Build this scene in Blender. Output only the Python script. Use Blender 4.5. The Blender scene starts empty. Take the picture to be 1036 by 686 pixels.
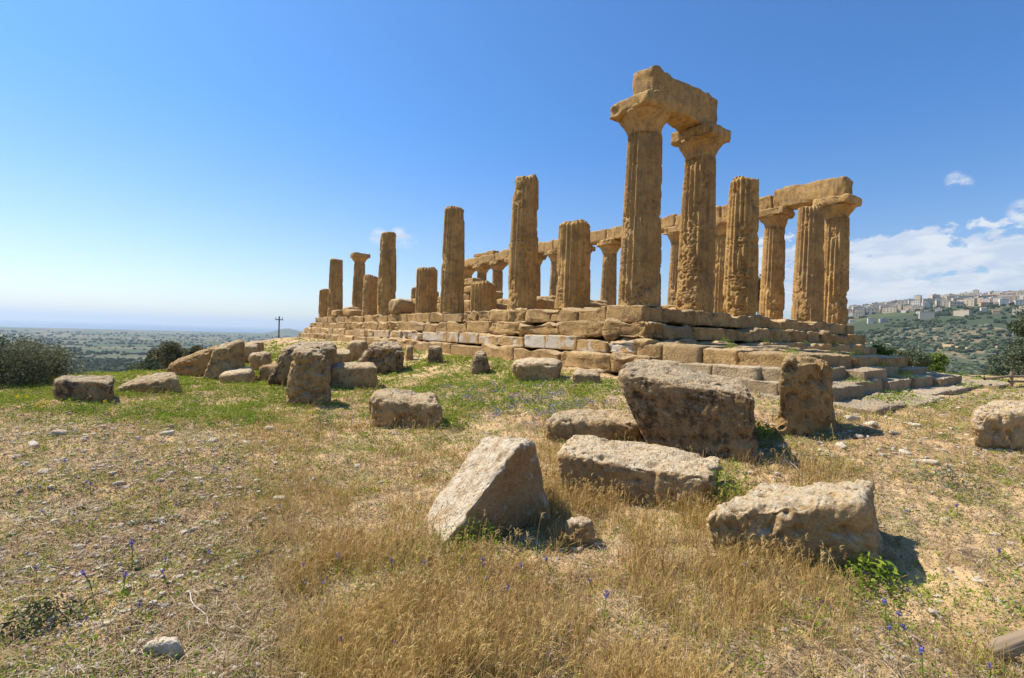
import bpy, math, random
import numpy as np
from mathutils import Vector, Matrix
random.seed(5); RNG = np.random.default_rng(7)
R = math.radians
sc = bpy.context.scene
COL = sc.collection

# ------------------------------------------------------------------ camera
# world: x runs north along the temple's short front, y runs west along its long side, z = 0 is the stylobate
CAM = np.array([-12.108, -9.701, -0.993]); YAW, PIT, ROL, FPX = .6338, -.0114, .0315, 475.36
FW = np.array([math.sin(YAW)*math.cos(PIT), math.cos(YAW)*math.cos(PIT), math.sin(PIT)])
_r = np.array([math.cos(YAW), -math.sin(YAW), 0.0]); _u = np.cross(_r, FW)
RT = _r*math.cos(ROL)+_u*math.sin(ROL); UP = -_r*math.sin(ROL)+_u*math.cos(ROL)
cd = bpy.data.cameras.new('camera'); cam = bpy.data.objects.new('camera', cd); COL.objects.link(cam)
cam.matrix_world = Matrix(((RT[0], UP[0], -FW[0], CAM[0]), (RT[1], UP[1], -FW[1], CAM[1]), (RT[2], UP[2], -FW[2], CAM[2]), (0, 0, 0, 1)))
cd.sensor_width = 36; cd.lens = FPX/1036*36; cd.clip_start = .05; cd.clip_end = 90000
sc.camera = cam

# ------------------------------------------------------------------ sky, sun, exposure
SUN_AZ, SUN_EL = -28.0, 54.0          # azimuth from +y towards +x, degrees
w = bpy.data.worlds.new('World'); sc.world = w; w.use_nodes = True
nt = w.node_tree; nt.nodes.clear()
def N(nt, t, **k):
    n = nt.nodes.new(t)
    for a, b in k.items():
        if a.startswith('i_'): n.inputs[int(a[2:])].default_value = b
        else: setattr(n, a, b)
    return n
def L(nt, a, b): nt.links.new(a, b)
def MA(nt, op, a, b=None, c=None, clamp=False):
    n = nt.nodes.new('ShaderNodeMath'); n.operation = op; n.use_clamp = clamp
    for i, v in enumerate((a, b, c)):
        if v is None: continue
        if isinstance(v, (int, float)): n.inputs[i].default_value = v
        else: nt.links.new(v, n.inputs[i])
    return n.outputs[0]
def MR(nt, v, a, b, c=0., d=1., smooth=True):
    n = nt.nodes.new('ShaderNodeMapRange'); n.interpolation_type = 'SMOOTHSTEP' if smooth else 'LINEAR'
    nt.links.new(v, n.inputs[0])
    for i, x in zip((1, 2, 3, 4), (a, b, c, d)): n.inputs[i].default_value = x
    return n.outputs[0]
def MIX(nt, f, a, b, mode='MIX'):
    n = nt.nodes.new('ShaderNodeMix'); n.data_type = 'RGBA'; n.blend_type = mode
    for i, v in ((0, f), (6, a), (7, b)):
        if isinstance(v, (int, float)): n.inputs[i].default_value = v
        elif isinstance(v, tuple): n.inputs[i].default_value = v+((1.,) if len(v) == 3 else ())
        else: nt.links.new(v, n.inputs[i])
    return n.outputs[2]
sky = N(nt, 'ShaderNodeTexSky', sky_type='NISHITA', sun_disc=False, sun_elevation=R(SUN_EL), sun_rotation=R(SUN_AZ),
        altitude=50, air_density=1.0, dust_density=.55, ozone_density=2.0)
tc = N(nt, 'ShaderNodeTexCoord'); sep = N(nt, 'ShaderNodeSeparateXYZ'); L(nt, tc.outputs['Generated'], sep.inputs[0])
def sky_dir(px, py):
    d = FW+(px-518)/FPX*RT-(py-343)/FPX*UP
    return d/np.linalg.norm(d)
def dot_dir(d):
    n = N(nt, 'ShaderNodeVectorMath', operation='DOT_PRODUCT'); L(nt, tc.outputs['Generated'], n.inputs[0]); n.inputs[1].default_value = tuple(d); return n.outputs['Value']
def cloud_noise(scale, det, seed, zs=3.2, rough=.58):
    mp = N(nt, 'ShaderNodeMapping'); L(nt, tc.outputs['Generated'], mp.inputs[0]); mp.inputs['Scale'].default_value = (1, 1, zs); mp.inputs['Location'].default_value = (seed, seed*.7, seed*.3)
    nz = N(nt, 'ShaderNodeTexNoise'); L(nt, mp.outputs[0], nz.inputs['Vector']); nz.inputs['Scale'].default_value = scale; nz.inputs['Detail'].default_value = det; nz.inputs['Roughness'].default_value = rough
    nz.inputs['Distortion'].default_value = .25
    return nz.outputs[0]
cn = cloud_noise(15, 12, 3.1, 2.0, .6); cn2 = cloud_noise(34, 8, 1.7, 1.6, .6)
cmb = MA(nt, 'MULTIPLY_ADD', cn2, .35, MA(nt, 'MULTIPLY', cn, .8))
d0 = sky_dir(1010, 285); d0h = d0.copy()
reg = MR(nt, dot_dir(d0h), .86, .965)                       # the bank sits over the town
elev = sep.outputs[2]
band = MA(nt, 'MULTIPLY', MR(nt, elev, -.02, .08), MR(nt, elev, .13, .27, 1, 0))
thr = MA(nt, 'SUBTRACT', .88, MA(nt, 'MULTIPLY', MA(nt, 'MULTIPLY', reg, band), .465))
m1 = MR(nt, MA(nt, 'SUBTRACT', cmb, thr), .0, .085)
mask = m1
for (px, py, r_) in ((967, 182, .010), (976, 185, .008), (404, 240, .016), (413, 243, .014), (383, 240, .014), (1036, 214, .014)):
    d = sky_dir(px, py); s1 = MR(nt, dot_dir(d), math.cos(r_*1.5), math.cos(r_*.2))
    s1 = MA(nt, 'MULTIPLY', s1, MR(nt, cn2, .36, .60)); mask = MA(nt, 'MAXIMUM', mask, s1)
cn3 = cloud_noise(14, 5, 5.3, 3.5)
ccol = MIX(nt, MR(nt, cn3, .38, .62), (4.9, 5.5, 6.6), (6.6, 6.9, 7.2))
tint = MIX(nt, MR(nt, elev, .0, .42), (1.0, 1.02, 1.08), (.47, .91, 1.33))
skt = MIX(nt, 1.0, sky.outputs[0], tint, 'MULTIPLY')
skc = MIX(nt, MA(nt, 'MULTIPLY', mask, .86), skt, ccol)
bg = N(nt, 'ShaderNodeBackground', i_1=.098); out = N(nt, 'ShaderNodeOutputWorld')
L(nt, skc, bg.inputs[0]); L(nt, bg.outputs[0], out.inputs[0])
sd = bpy.data.lights.new('sun', 'SUN'); sd.energy = 5.0; sd.angle = R(.53); sd.color = (1, .92, .79)
sun = bpy.data.objects.new('sun', sd); COL.objects.link(sun)
S = Vector((math.sin(R(SUN_AZ))*math.cos(R(SUN_EL)), math.cos(R(SUN_AZ))*math.cos(R(SUN_EL)), math.sin(R(SUN_EL))))
sun.rotation_euler = S.to_track_quat('Z', 'Y').to_euler(); sun.location = (-30, 20, 40)
vs = sc.view_settings; vs.view_transform = 'Standard'; vs.look = 'None'; vs.exposure = 0.45; vs.gamma = 1; vs.use_curve_mapping = False
sc.render.engine = 'CYCLES'; sc.cycles.use_denoising = True
sc.cycles.max_bounces = 6; sc.cycles.diffuse_bounces = 2; sc.cycles.transmission_bounces = 3; sc.cycles.transparent_max_bounces = 6; sc.cycles.volume_bounces = 0

# ------------------------------------------------------------------ noise
_G = np.random.default_rng(11).normal(size=(256, 3)); _G /= np.linalg.norm(_G, axis=1)[:, None]
def gn(P, seed=0):
    P = np.asarray(P, float)+seed*17.31
    I = np.floor(P).astype(np.int64); f = P-I; u = f*f*f*(f*(f*6-15)+10)
    out = 0
    for c in range(8):
        o = np.array([c & 1, c >> 1 & 1, c >> 2 & 1]); J = I+o
        h = (J[:, 0]*73856093) ^ (J[:, 1]*19349663) ^ (J[:, 2]*83492791); h = (h ^ (h >> 13))*1274126177; h = (h ^ (h >> 16)) & 255
        d = (_G[h]*(f-o)).sum(1); wgt = np.prod(np.where(o, u, 1-u), axis=1); out = out+d*wgt
    return out*1.6
def fbm(P, oct=4, seed=0, gain=.5):
    a, s, t = 1., 0., 0.
    for i in range(oct): s = s+a*gn(P*2.03**i, seed+i*3); t += a; a *= gain
    return s/t
def sst(x, a, b):
    t = np.clip((np.asarray(x, float)-a)/(b-a), 0, 1); return t*t*(3-2*t)

# ------------------------------------------------------------------ terrain height
def sl(x, y): return (x-CAM[0])*math.sin(YAW)+(y-CAM[1])*math.cos(YAW), (x-CAM[0])*math.cos(YAW)-(y-CAM[1])*math.sin(YAW)   # depth, lateral
TERR_D = np.log(np.array([1, 25, 60, 130, 300, 600, 1000, 2500, 4500, 7000, 9000, 12000.]))
TERR_L = np.array([-2.6, -5, -20, -36, -45, -60, -74, -94, -99, -104, -120, -128.])
TERR_R = np.array([-2.6, -4, -14, -26, -36, -42, -38, 40, 60, 60, 20, 0.])
def G(x, y):
    sh = np.broadcast(x, y).shape; x = np.broadcast_to(np.asarray(x, float), sh).ravel(); y = np.broadcast_to(np.asarray(y, float), sh).ravel()
    dx = np.maximum(np.maximum(-2.3-x, x-17.7), 0); dy = np.maximum(np.maximum(-2.3-y, y-39), 0); dr = np.hypot(dx, dy)
    px_ = np.maximum(np.maximum(-2.6-x, x-11), 0); py_ = np.maximum(np.maximum(-6.9-y, y-0), 0); dr2 = np.hypot(px_, py_)
    g = -2.12-.48*sst(np.minimum(dr, dr2), 0, 6)+.17*sst(y, -1.5, 3)*sst(dr, 4, 0)
    P = np.stack([x, y, x*0], -1).reshape(-1, 3)
    g = g+(.07*gn(P*.35, 2)+.035*gn(P*1.1, 3)).reshape(x.shape)
    xe = np.interp(y, [-30, 5, 9, 14, 22, 40, 60], [-19, -16.2, -12.6, -9.2, -7.6, -5.5, -5.5])+.8*gn(P*.3, 8).reshape(x.shape)
    e = np.maximum(np.maximum(xe-x, 0), np.maximum(x-27-.5*np.maximum(y, 0), 0)); e = np.hypot(e, np.maximum(y-46, 0)); e = np.maximum(e, np.maximum(-45-y, 0))
    near = g-.5*sst(e, 0, 4)*np.minimum(e, 4)*.8-np.maximum(e-3, 0)*.36
    d = np.hypot(x-CAM[0], y-CAM[1])+1e-6
    s, l = sl(x, y); az = np.degrees(np.arctan2(l, s))
    ld = np.log(d); wr = sst(az, 6, 34)*sst(az, 120, 75)
    zl = np.interp(ld, TERR_D, TERR_L); zr = np.interp(ld, TERR_D, TERR_R)
    # town hill: spur crest along a line, skyline falling to the left
    crest = np.interp(az, [8, 24, 33, 36, 38, 41, 44, 48, 55, 75, 110], [0, .25, .62, .73, .79, .86, .92, .95, 1.05, 1.0, .3])
    hill = 216*crest*sst(d*np.cos(np.radians(az-36)), 950, 2150)**.9
    zr = np.where(d > 700, -42+hill*1.0, zr)
    zr = zr*sst(d, 4200, 3400)+20*sst(d, 3400, 4200)
    far = zl*(1-wr)+zr*wr
    Q = P/260.
    far = far+(5.5*sst(d, 200, 900)*(fbm(Q, 4, 5)+.25)).reshape(x.shape)*np.where(d > 7600, 0.15, 1)+(7*wr*sst(d, 1200, 1800)*fbm(Q*2.2, 3, 9).reshape(x.shape))
    # low headland at the coast
    far = far+95*np.exp(-((az+25.5)/1.6)**2)*sst(d, 5800, 6600)*sst(d, 8200, 7400)*(.75+.5*gn(P/700., 4).reshape(x.shape))
    k = sst(d, 45, 150)
    z = near*(1-k)+far*k
    return z.reshape(sh)
def ground_at(px, py, dz=0):
    d = FW+(px-518)/FPX*RT-(py-343)/FPX*UP
    z = -2.4
    for _ in range(25):
        p = CAM+d*(z-CAM[2])/d[2]; z = .5*z+.5*(float(G(p[0], p[1]))+dz)
    return CAM+d*(z-CAM[2])/d[2]
def at(px, py, depth): return CAM+depth*(FW+(px-518)/FPX*RT-(py-343)/FPX*UP)

# ------------------------------------------------------------------ mesh helpers
def mk(name, V, F, mat, parent=None, smooth=True, loc=None, attr=None):
    """V (n,3); F an (m,4) or (m,3) array or a list of such arrays; one mesh object"""
    me = bpy.data.meshes.new(name); V = np.asarray(V, np.float32)
    Fs = [np.asarray(f, np.int32) for f in (F if isinstance(F, list) else [F]) if len(f)]
    if loc is not None: V = V-np.asarray(loc, np.float32)
    me.vertices.add(len(V)); me.vertices.foreach_set('co', V.ravel())
    idx = np.concatenate([f.ravel() for f in Fs]); tot = np.concatenate([np.full(len(f), f.shape[1], np.int32) for f in Fs])
    me.loops.add(len(idx)); me.loops.foreach_set('vertex_index', idx)
    me.polygons.add(len(tot)); me.polygons.foreach_set('loop_start', np.concatenate([[0], np.cumsum(tot)[:-1]]).astype(np.int32)); me.polygons.foreach_set('loop_total', tot)
    me.polygons.foreach_set('use_smooth', np.full(len(tot), smooth))
    if attr is not None:
        a = me.attributes.new('rnd', 'FLOAT', 'POINT'); a.data.foreach_set('value', np.asarray(attr, np.float32))
    me.update(calc_edges=True); me.validate()
    if mat: me.materials.append(mat)
    o = bpy.data.objects.new(name, me); COL.objects.link(o)
    if parent: o.parent = parent
    if loc is not None:
        o.location = Vector(loc) if parent is None else Vector(loc)
    return o
def tag(o, label=None, cat=None, group=None, kind=None):
    if label: o['label'] = label
    if cat: o['category'] = cat
    if group: o['group'] = group
    if kind: o['kind'] = kind
    return o
def empty(name, loc, label=None, cat=None, group=None, rz=0):
    o = bpy.data.objects.new(name, None); COL.objects.link(o); o.location = loc; o.rotation_euler = (0, 0, rz); o.empty_display_size = .2
    return tag(o, label, cat, group)
def copy_tree(o, parent=None):
    c = o.copy(); COL.objects.link(c); c.parent = parent
    for ch in list(o.children): copy_tree(ch, c)
    return c
_cg = {}
def cubegrid(a, b, c):
    if (a, b, c) in _cg: return _cg[(a, b, c)]
    n = (a, b, c); ids = {}; V = []; F = []
    def vid(t):
        if t not in ids: ids[t] = len(V); V.append([2*t[i]/n[i]-1 for i in range(3)])
        return ids[t]
    for ax in range(3):
        p, q = (ax+1) % 3, (ax+2) % 3
        for side in (0, n[ax]):
            for i in range(n[p]):
                for j in range(n[q]):
                    qd = []
                    for di, dj in ((0, 0), (1, 0), (1, 1), (0, 1)):
                        t = [0, 0, 0]; t[ax] = side; t[p] = i+di; t[q] = j+dj; qd.append(vid(tuple(t)))
                    F.append(qd if side else qd[::-1])
    _cg[(a, b, c)] = (np.array(V), np.array(F)); return _cg[(a, b, c)]
def vnorm(V, F):
    n = np.cross(V[F[:, 2]]-V[F[:, 0]], V[F[:, 3]]-V[F[:, 1]])
    out = np.zeros_like(V)
    for k in range(4):
        for a in range(3): out[:, a] += np.bincount(F[:, k], n[:, a], len(V))
    return out/(np.linalg.norm(out, axis=1)[:, None]+1e-9)
def hexa(C, nseg, k=7):
    """8 corners (front TL TR BR BL, back TL TR BR BL) -> rounded dense hexahedron"""
    U, F = cubegrid(*nseg)
    if k >= 12: U = np.sign(U)*np.abs(U)**.62
    q = U/(np.sum(np.abs(U)**k, axis=1)**(1/k))[:, None]
    a, b, c = (q[:, 0]+1)/2, (q[:, 1]+1)/2, (q[:, 2]+1)/2      # a: left-right, b: front-back, c: bottom-top
    a, b, c = a[:, None], b[:, None], c[:, None]
    C = np.asarray(C, float)
    f = (C[3]*(1-a)+C[2]*a)*(1-c)+(C[0]*(1-a)+C[1]*a)*c
    g = (C[7]*(1-a)+C[6]*a)*(1-c)+(C[4]*(1-a)+C[5]*a)*c
    return f*(1-b)+g*b, F
def roughen(V, F, amp, seed, sc_=1., pits=.5, strata=0.):
    n = vnorm(V, F); s = seed*3.7
    d = amp*(1.0*gn(V*1.1/sc_, s)+.55*gn(V*2.7/sc_, s+1)+.30*gn(V*6.5/sc_, s+2)+.16*gn(V*15/sc_, s+3))
    rd = 1-np.abs(gn(V*5/sc_, s+11))*2.2; d = d-amp*.45*sst(rd, .72, 1.)*sst(gn(V*1.3/sc_, s+12), -.1, .35)      # cracks
    d = d+amp*.16*(1-2*np.abs(gn(V*23/sc_, s+13)))
    if pits:
        pn = gn(V*7.5/sc_, s+5)+.5*gn(V*16/sc_, s+6); d = d-amp*pits*np.clip(pn-.22, 0, .5)*2.2
        pn = gn(V*3.2/sc_, s+7); d = d-amp*pits*sst(pn, .25, .5)*.9
    if strata:
        zz = V[:, 2]*5/sc_+gn(V*2.3, s+8)*1.6; d = d-strata*amp*sst(np.sin(zz*2), .45, 1.)
    return V+n*d[:, None]
def join(parts):
    Vs, Fs, o = [], [], 0
    for V, F in parts: Vs.append(V); Fs.append(F+o); o += len(V)
    return np.concatenate(Vs), np.concatenate(Fs)
def box8(x0, x1, y0, y1, z0, z1):
    # front = y0 side
    return [(x0, y0, z1), (x1, y0, z1), (x1, y0, z0), (x0, y0, z0), (x0, y1, z1), (x1, y1, z1), (x1, y1, z0), (x0, y1, z0)]

# ------------------------------------------------------------------ materials
def newmat(name):
    m = bpy.data.materials.new(name); m.use_nodes = True; nt = m.node_tree; nt.nodes.clear()
    o = N(nt, 'ShaderNodeOutputMaterial'); b = N(nt, 'ShaderNodeBsdfPrincipled'); L(nt, b.outputs[0], o.inputs[0])
    b.inputs['Roughness'].default_value = .92; b.inputs['Specular IOR Level'].default_value = .15
    geo = N(nt, 'ShaderNodeNewGeometry')
    return m, nt, b, geo, o
def noi(nt, vec, scale, det=6, rough=.55, sc3=None, loc=None):
    if sc3 or loc:
        mp = N(nt, 'ShaderNodeMapping'); L(nt, vec, mp.inputs[0])
        if sc3: mp.inputs['Scale'].default_value = sc3
        if loc: mp.inputs['Location'].default_value = loc
        vec = mp.outputs[0]
    n = N(nt, 'ShaderNodeTexNoise'); L(nt, vec, n.inputs['Vector']); n.inputs['Scale'].default_value = scale; n.inputs['Detail'].default_value = det; n.inputs['Roughness'].default_value = rough
    return n.outputs[0]
def bump(nt, b, h, strength=.6, dist=.02):
    n = N(nt, 'ShaderNodeBump'); n.inputs['Strength'].default_value = strength; n.inputs['Distance'].default_value = dist
    L(nt, h, n.inputs['Height']); L(nt, n.outputs[0], b.inputs['Normal'])
def stone(name, light, mid, dark, top=None, topw=.0, lichen=None, lw=.3, crust=None, cw=.3, tz=(.45, .85), isl=0., obv=0., streak=0., sc_=1., bstr=.7, bdist=.03, plaster=None):
    m, nt, b, geo, _ = newmat(name); P = geo.outputs['Position']
    n1 = noi(nt, P, .9*sc_, 8, .6); n2 = noi(nt, P, 5*sc_, 8, .62, loc=(3, 1, 7)); n3 = noi(nt, P, 30*sc_, 6, .65)
    c = MIX(nt, MR(nt, n1, .36, .62), mid, light)
    c = MIX(nt, MR(nt, n2, .50, .70, 0, .75), c, dark)
    c = MIX(nt, MR(nt, n3, .45, .75, 0, .55), c, tuple(min(1, v*1.35) for v in light))
    n4 = noi(nt, P, 14*sc_, 9, .72, loc=(6, 2, 8)); c = MIX(nt, MR(nt, n4, .56, .68, 0, .65), c, tuple(v*.7 for v in dark))
    if streak:
        s = noi(nt, P, 3.2, 6, .6, sc3=(2.2, 2.2, .16)); c = MIX(nt, MR(nt, s, .48, .68, 0, streak), c, dark)
    if crust:
        s = noi(nt, P, 2.1*sc_, 9, .68, loc=(9, 4, 2)); c = MIX(nt, MR(nt, s, .50, .60, 0, cw), c, crust)
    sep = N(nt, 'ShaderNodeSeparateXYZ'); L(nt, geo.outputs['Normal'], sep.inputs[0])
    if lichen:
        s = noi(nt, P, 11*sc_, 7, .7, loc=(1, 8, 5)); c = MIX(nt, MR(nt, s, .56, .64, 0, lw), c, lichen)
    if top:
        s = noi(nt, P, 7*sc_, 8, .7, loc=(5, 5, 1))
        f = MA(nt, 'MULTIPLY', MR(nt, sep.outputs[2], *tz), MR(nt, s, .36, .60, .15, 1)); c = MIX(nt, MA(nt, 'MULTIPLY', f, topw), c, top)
    if plaster:
        s = noi(nt, P, 1.5, 9, .68, loc=(2, 6, 3)); sy = N(nt, 'ShaderNodeSeparateXYZ'); L(nt, P, sy.inputs[0])
        f = MA(nt, 'MULTIPLY', MR(nt, s, .455, .50), MR(nt, sy.outputs[1], 26, 10))
        f = MA(nt, 'MULTIPLY', f, MR(nt, sep.outputs[0], -.55, -.85)); c = MIX(nt, MA(nt, 'MULTIPLY', f, .8), c, plaster)
    if isl:                                                     # each cut block has its own tone
        c = MIX(nt, MR(nt, geo.outputs['Random Per Island'], .0, 1., 0, isl, False), c, tuple(v*.72 for v in dark))
        c = MIX(nt, MR(nt, geo.outputs['Random Per Island'], .75, .9, 0, .22), c, (.62, .47, .28))
    if obv:
        oi = N(nt, 'ShaderNodeObjectInfo'); c = MIX(nt, MR(nt, oi.outputs['Random'], 0, 1., 0, obv, False), c, (.30, .20, .115))
    L(nt, c, b.inputs['Base Color'])
    v = N(nt, 'ShaderNodeTexVoronoi', feature='SMOOTH_F1'); L(nt, P, v.inputs['Vector']); v.inputs['Scale'].default_value = 17*sc_
    h = MA(nt, 'MULTIPLY_ADD', MR(nt, v.outputs['Distance'], .0, .42), .55, MA(nt, 'MULTIPLY_ADD', n2, .9, MA(nt, 'MULTIPLY', n3, .55)))
    h = MA(nt, 'MULTIPLY_ADD', n4, .9, h)
    h = MA(nt, 'MULTIPLY_ADD', noi(nt, P, 95*sc_, 3, .6), .35, h)
    bump(nt, b, h, min(1., bstr+.2), bdist*1.25)
    return m
M = {}
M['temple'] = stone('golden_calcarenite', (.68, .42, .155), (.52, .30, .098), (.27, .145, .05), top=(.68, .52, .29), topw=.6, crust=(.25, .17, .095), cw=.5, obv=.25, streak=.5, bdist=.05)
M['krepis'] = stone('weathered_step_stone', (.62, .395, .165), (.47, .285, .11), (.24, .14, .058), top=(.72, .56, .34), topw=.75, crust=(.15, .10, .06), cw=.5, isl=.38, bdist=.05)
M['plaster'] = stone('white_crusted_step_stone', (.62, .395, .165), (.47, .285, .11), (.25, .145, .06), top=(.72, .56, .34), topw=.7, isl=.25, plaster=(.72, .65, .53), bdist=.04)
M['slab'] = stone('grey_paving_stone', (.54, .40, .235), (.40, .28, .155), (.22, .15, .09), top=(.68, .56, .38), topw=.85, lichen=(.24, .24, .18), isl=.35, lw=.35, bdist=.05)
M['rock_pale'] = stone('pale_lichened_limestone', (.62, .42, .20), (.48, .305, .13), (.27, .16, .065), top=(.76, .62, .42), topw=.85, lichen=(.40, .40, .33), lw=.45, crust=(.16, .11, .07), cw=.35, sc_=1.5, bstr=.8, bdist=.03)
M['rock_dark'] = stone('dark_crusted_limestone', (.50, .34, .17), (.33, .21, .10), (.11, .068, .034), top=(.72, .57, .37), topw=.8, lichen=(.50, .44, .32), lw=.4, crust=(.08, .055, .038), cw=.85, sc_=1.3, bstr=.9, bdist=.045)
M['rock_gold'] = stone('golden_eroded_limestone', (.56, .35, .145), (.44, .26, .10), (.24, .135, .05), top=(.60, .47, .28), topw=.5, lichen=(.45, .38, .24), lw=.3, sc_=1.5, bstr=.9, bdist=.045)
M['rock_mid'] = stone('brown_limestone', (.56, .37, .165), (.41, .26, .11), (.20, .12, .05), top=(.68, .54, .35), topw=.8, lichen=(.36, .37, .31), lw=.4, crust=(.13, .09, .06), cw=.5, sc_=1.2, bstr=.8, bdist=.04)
M['pebble'] = stone('pale_pebble', (.62, .54, .42), (.50, .40, .28), (.34, .25, .16), sc_=4, bstr=.5, bdist=.01)

def ground_mat():
    m, nt, b, geo, _ = newmat('dry_soil_and_fields'); P = geo.outputs['Position']
    a = noi(nt, P, .55, 8, .62); c2 = noi(nt, P, 4.5, 8, .65); c3 = noi(nt, P, 38, 5, .65)
    soil = MIX(nt, MR(nt, a, .38, .60), (.42, .26, .115), (.64, .43, .215))
    soil = MIX(nt, MR(nt, c2, .48, .66, 0, .7), soil, (.19, .125, .07))
    soil = MIX(nt, MR(nt, c3, .50, .72, 0, .6), soil, (.62, .49, .33))
    gsoil = MIX(nt, MR(nt, noi(nt, P, 1.6, 6, .6, loc=(4, 4, 4)), .48, .62, 0, .6), soil, (.22, .20, .07))
    # distance: fields and scrub beyond the plateau (below the ridge)
    sp = N(nt, 'ShaderNodeSeparateXYZ'); L(nt, P, sp.inputs[0])
    low = MR(nt, sp.outputs[2], -4.5, -9)
    hi = MR(nt, sp.outputs[2], 3, 10); fz = MA(nt, 'MAXIMUM', low, hi)
    vo = N(nt, 'ShaderNodeTexVoronoi'); L(nt, P, vo.inputs['Vector']); vo.inputs['Scale'].default_value = .0042; vo.inputs['Randomness'].default_value = .9
    vs_ = N(nt, 'ShaderNodeSeparateColor'); L(nt, vo.outputs['Color'], vs_.inputs[0])
    fld = MIX(nt, MR(nt, vs_.outputs[0], .45, .80), (.055, .075, .03), (.27, .20, .115))
    fld = MIX(nt, MR(nt, vs_.outputs[1], .66, .80, 0, .7), fld, (.10, .125, .04))
    fn = noi(nt, P, .02, 8, .6); fld = MIX(nt, MR(nt, fn, .45, .60), fld, (.06, .075, .035))
    fn2 = noi(nt, P, .15, 4, .6); fld = MIX(nt, MR(nt, fn2, .45, .62, 0, .6), fld, (.07, .085, .035))
    far = MIX(nt, fz, gsoil, fld)
    L(nt, far, b.inputs['Base Color'])
    h = MA(nt, 'MULTIPLY_ADD', c2, 1., MA(nt, 'MULTIPLY', c3, .45)); h = MA(nt, 'MULTIPLY_ADD', noi(nt, P, 120, 3, .6), .2, h)
    bump(nt, b, h, .8, .05)
    return m
M['ground'] = ground_mat()

# ------------------------------------------------------------------ ground sheet (one polar mesh out to the coast) and sea
def terrain():
    az = np.concatenate([np.linspace(-180, -66, 60, endpoint=False), np.linspace(-66, 66, 620, endpoint=False), np.linspace(66, 180, 60, endpoint=False)])
    r = np.concatenate([[.25], np.geomspace(.6, 30, 300), np.geomspace(31, 11500, 240)])
    A, RR = np.meshgrid(np.radians(az), r, indexing='ij')
    th = A+YAW
    X = CAM[0]+RR*np.sin(th); Y = CAM[1]+RR*np.cos(th); Z = G(X, Y)
    P = np.stack([X, Y, X*0], -1).reshape(-1, 3); d = RR.ravel(); k = sst(d, 22, 10)
    m = k > 0
    dz = np.zeros(len(P)); Pm = P[m]
    dz[m] = (.035*gn(Pm*4, 21)+.028*gn(Pm*11, 22)*(1+gn(Pm*1.2, 24))+.012*gn(Pm*27, 23))*k[m]
    V = np.stack([X, Y, Z], -1).reshape(-1, 3); V[:, 2] += dz
    na, nr = len(az), len(r); I = np.arange(na*nr).reshape(na, nr); J = np.roll(I, -1, 0)
    F = np.stack([I[:, :-1], I[:, 1:], J[:, 1:], J[:, :-1]], -1).reshape(-1, 4)[:, ::-1]
    c = len(V); V = np.vstack([V, [[CAM[0], CAM[1], V[I[:, 0], 2].mean()]]])
    T = np.stack([I[:, 0], J[:, 0], np.full(na, c)], -1)[:, ::-1]
    o = mk('ground', V, [F, T], M['ground']); tag(o, kind='structure'); return o
terrain()
m, nt2, b, geo, _ = newmat('sea_water'); b.inputs['Base Color'].default_value = (.03, .09, .16, 1); b.inputs['Roughness'].default_value = .35; b.inputs['Specular IOR Level'].default_value = .5
bump(nt2, b, noi(nt2, geo.outputs['Position'], .02, 4), .6, 2.)
M['sea'] = m
rr = 44000.; a_ = np.linspace(0, 2*math.pi, 97)[:-1]
V = np.vstack([[[0, 0, -117.]], np.stack([rr*np.cos(a_), rr*np.sin(a_), a_*0-117], -1)]); F = np.array([[0, i+1, (i+1) % 96+1] for i in range(96)])
tag(mk('sea', V, F, M['sea'], smooth=False), kind='structure')

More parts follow.
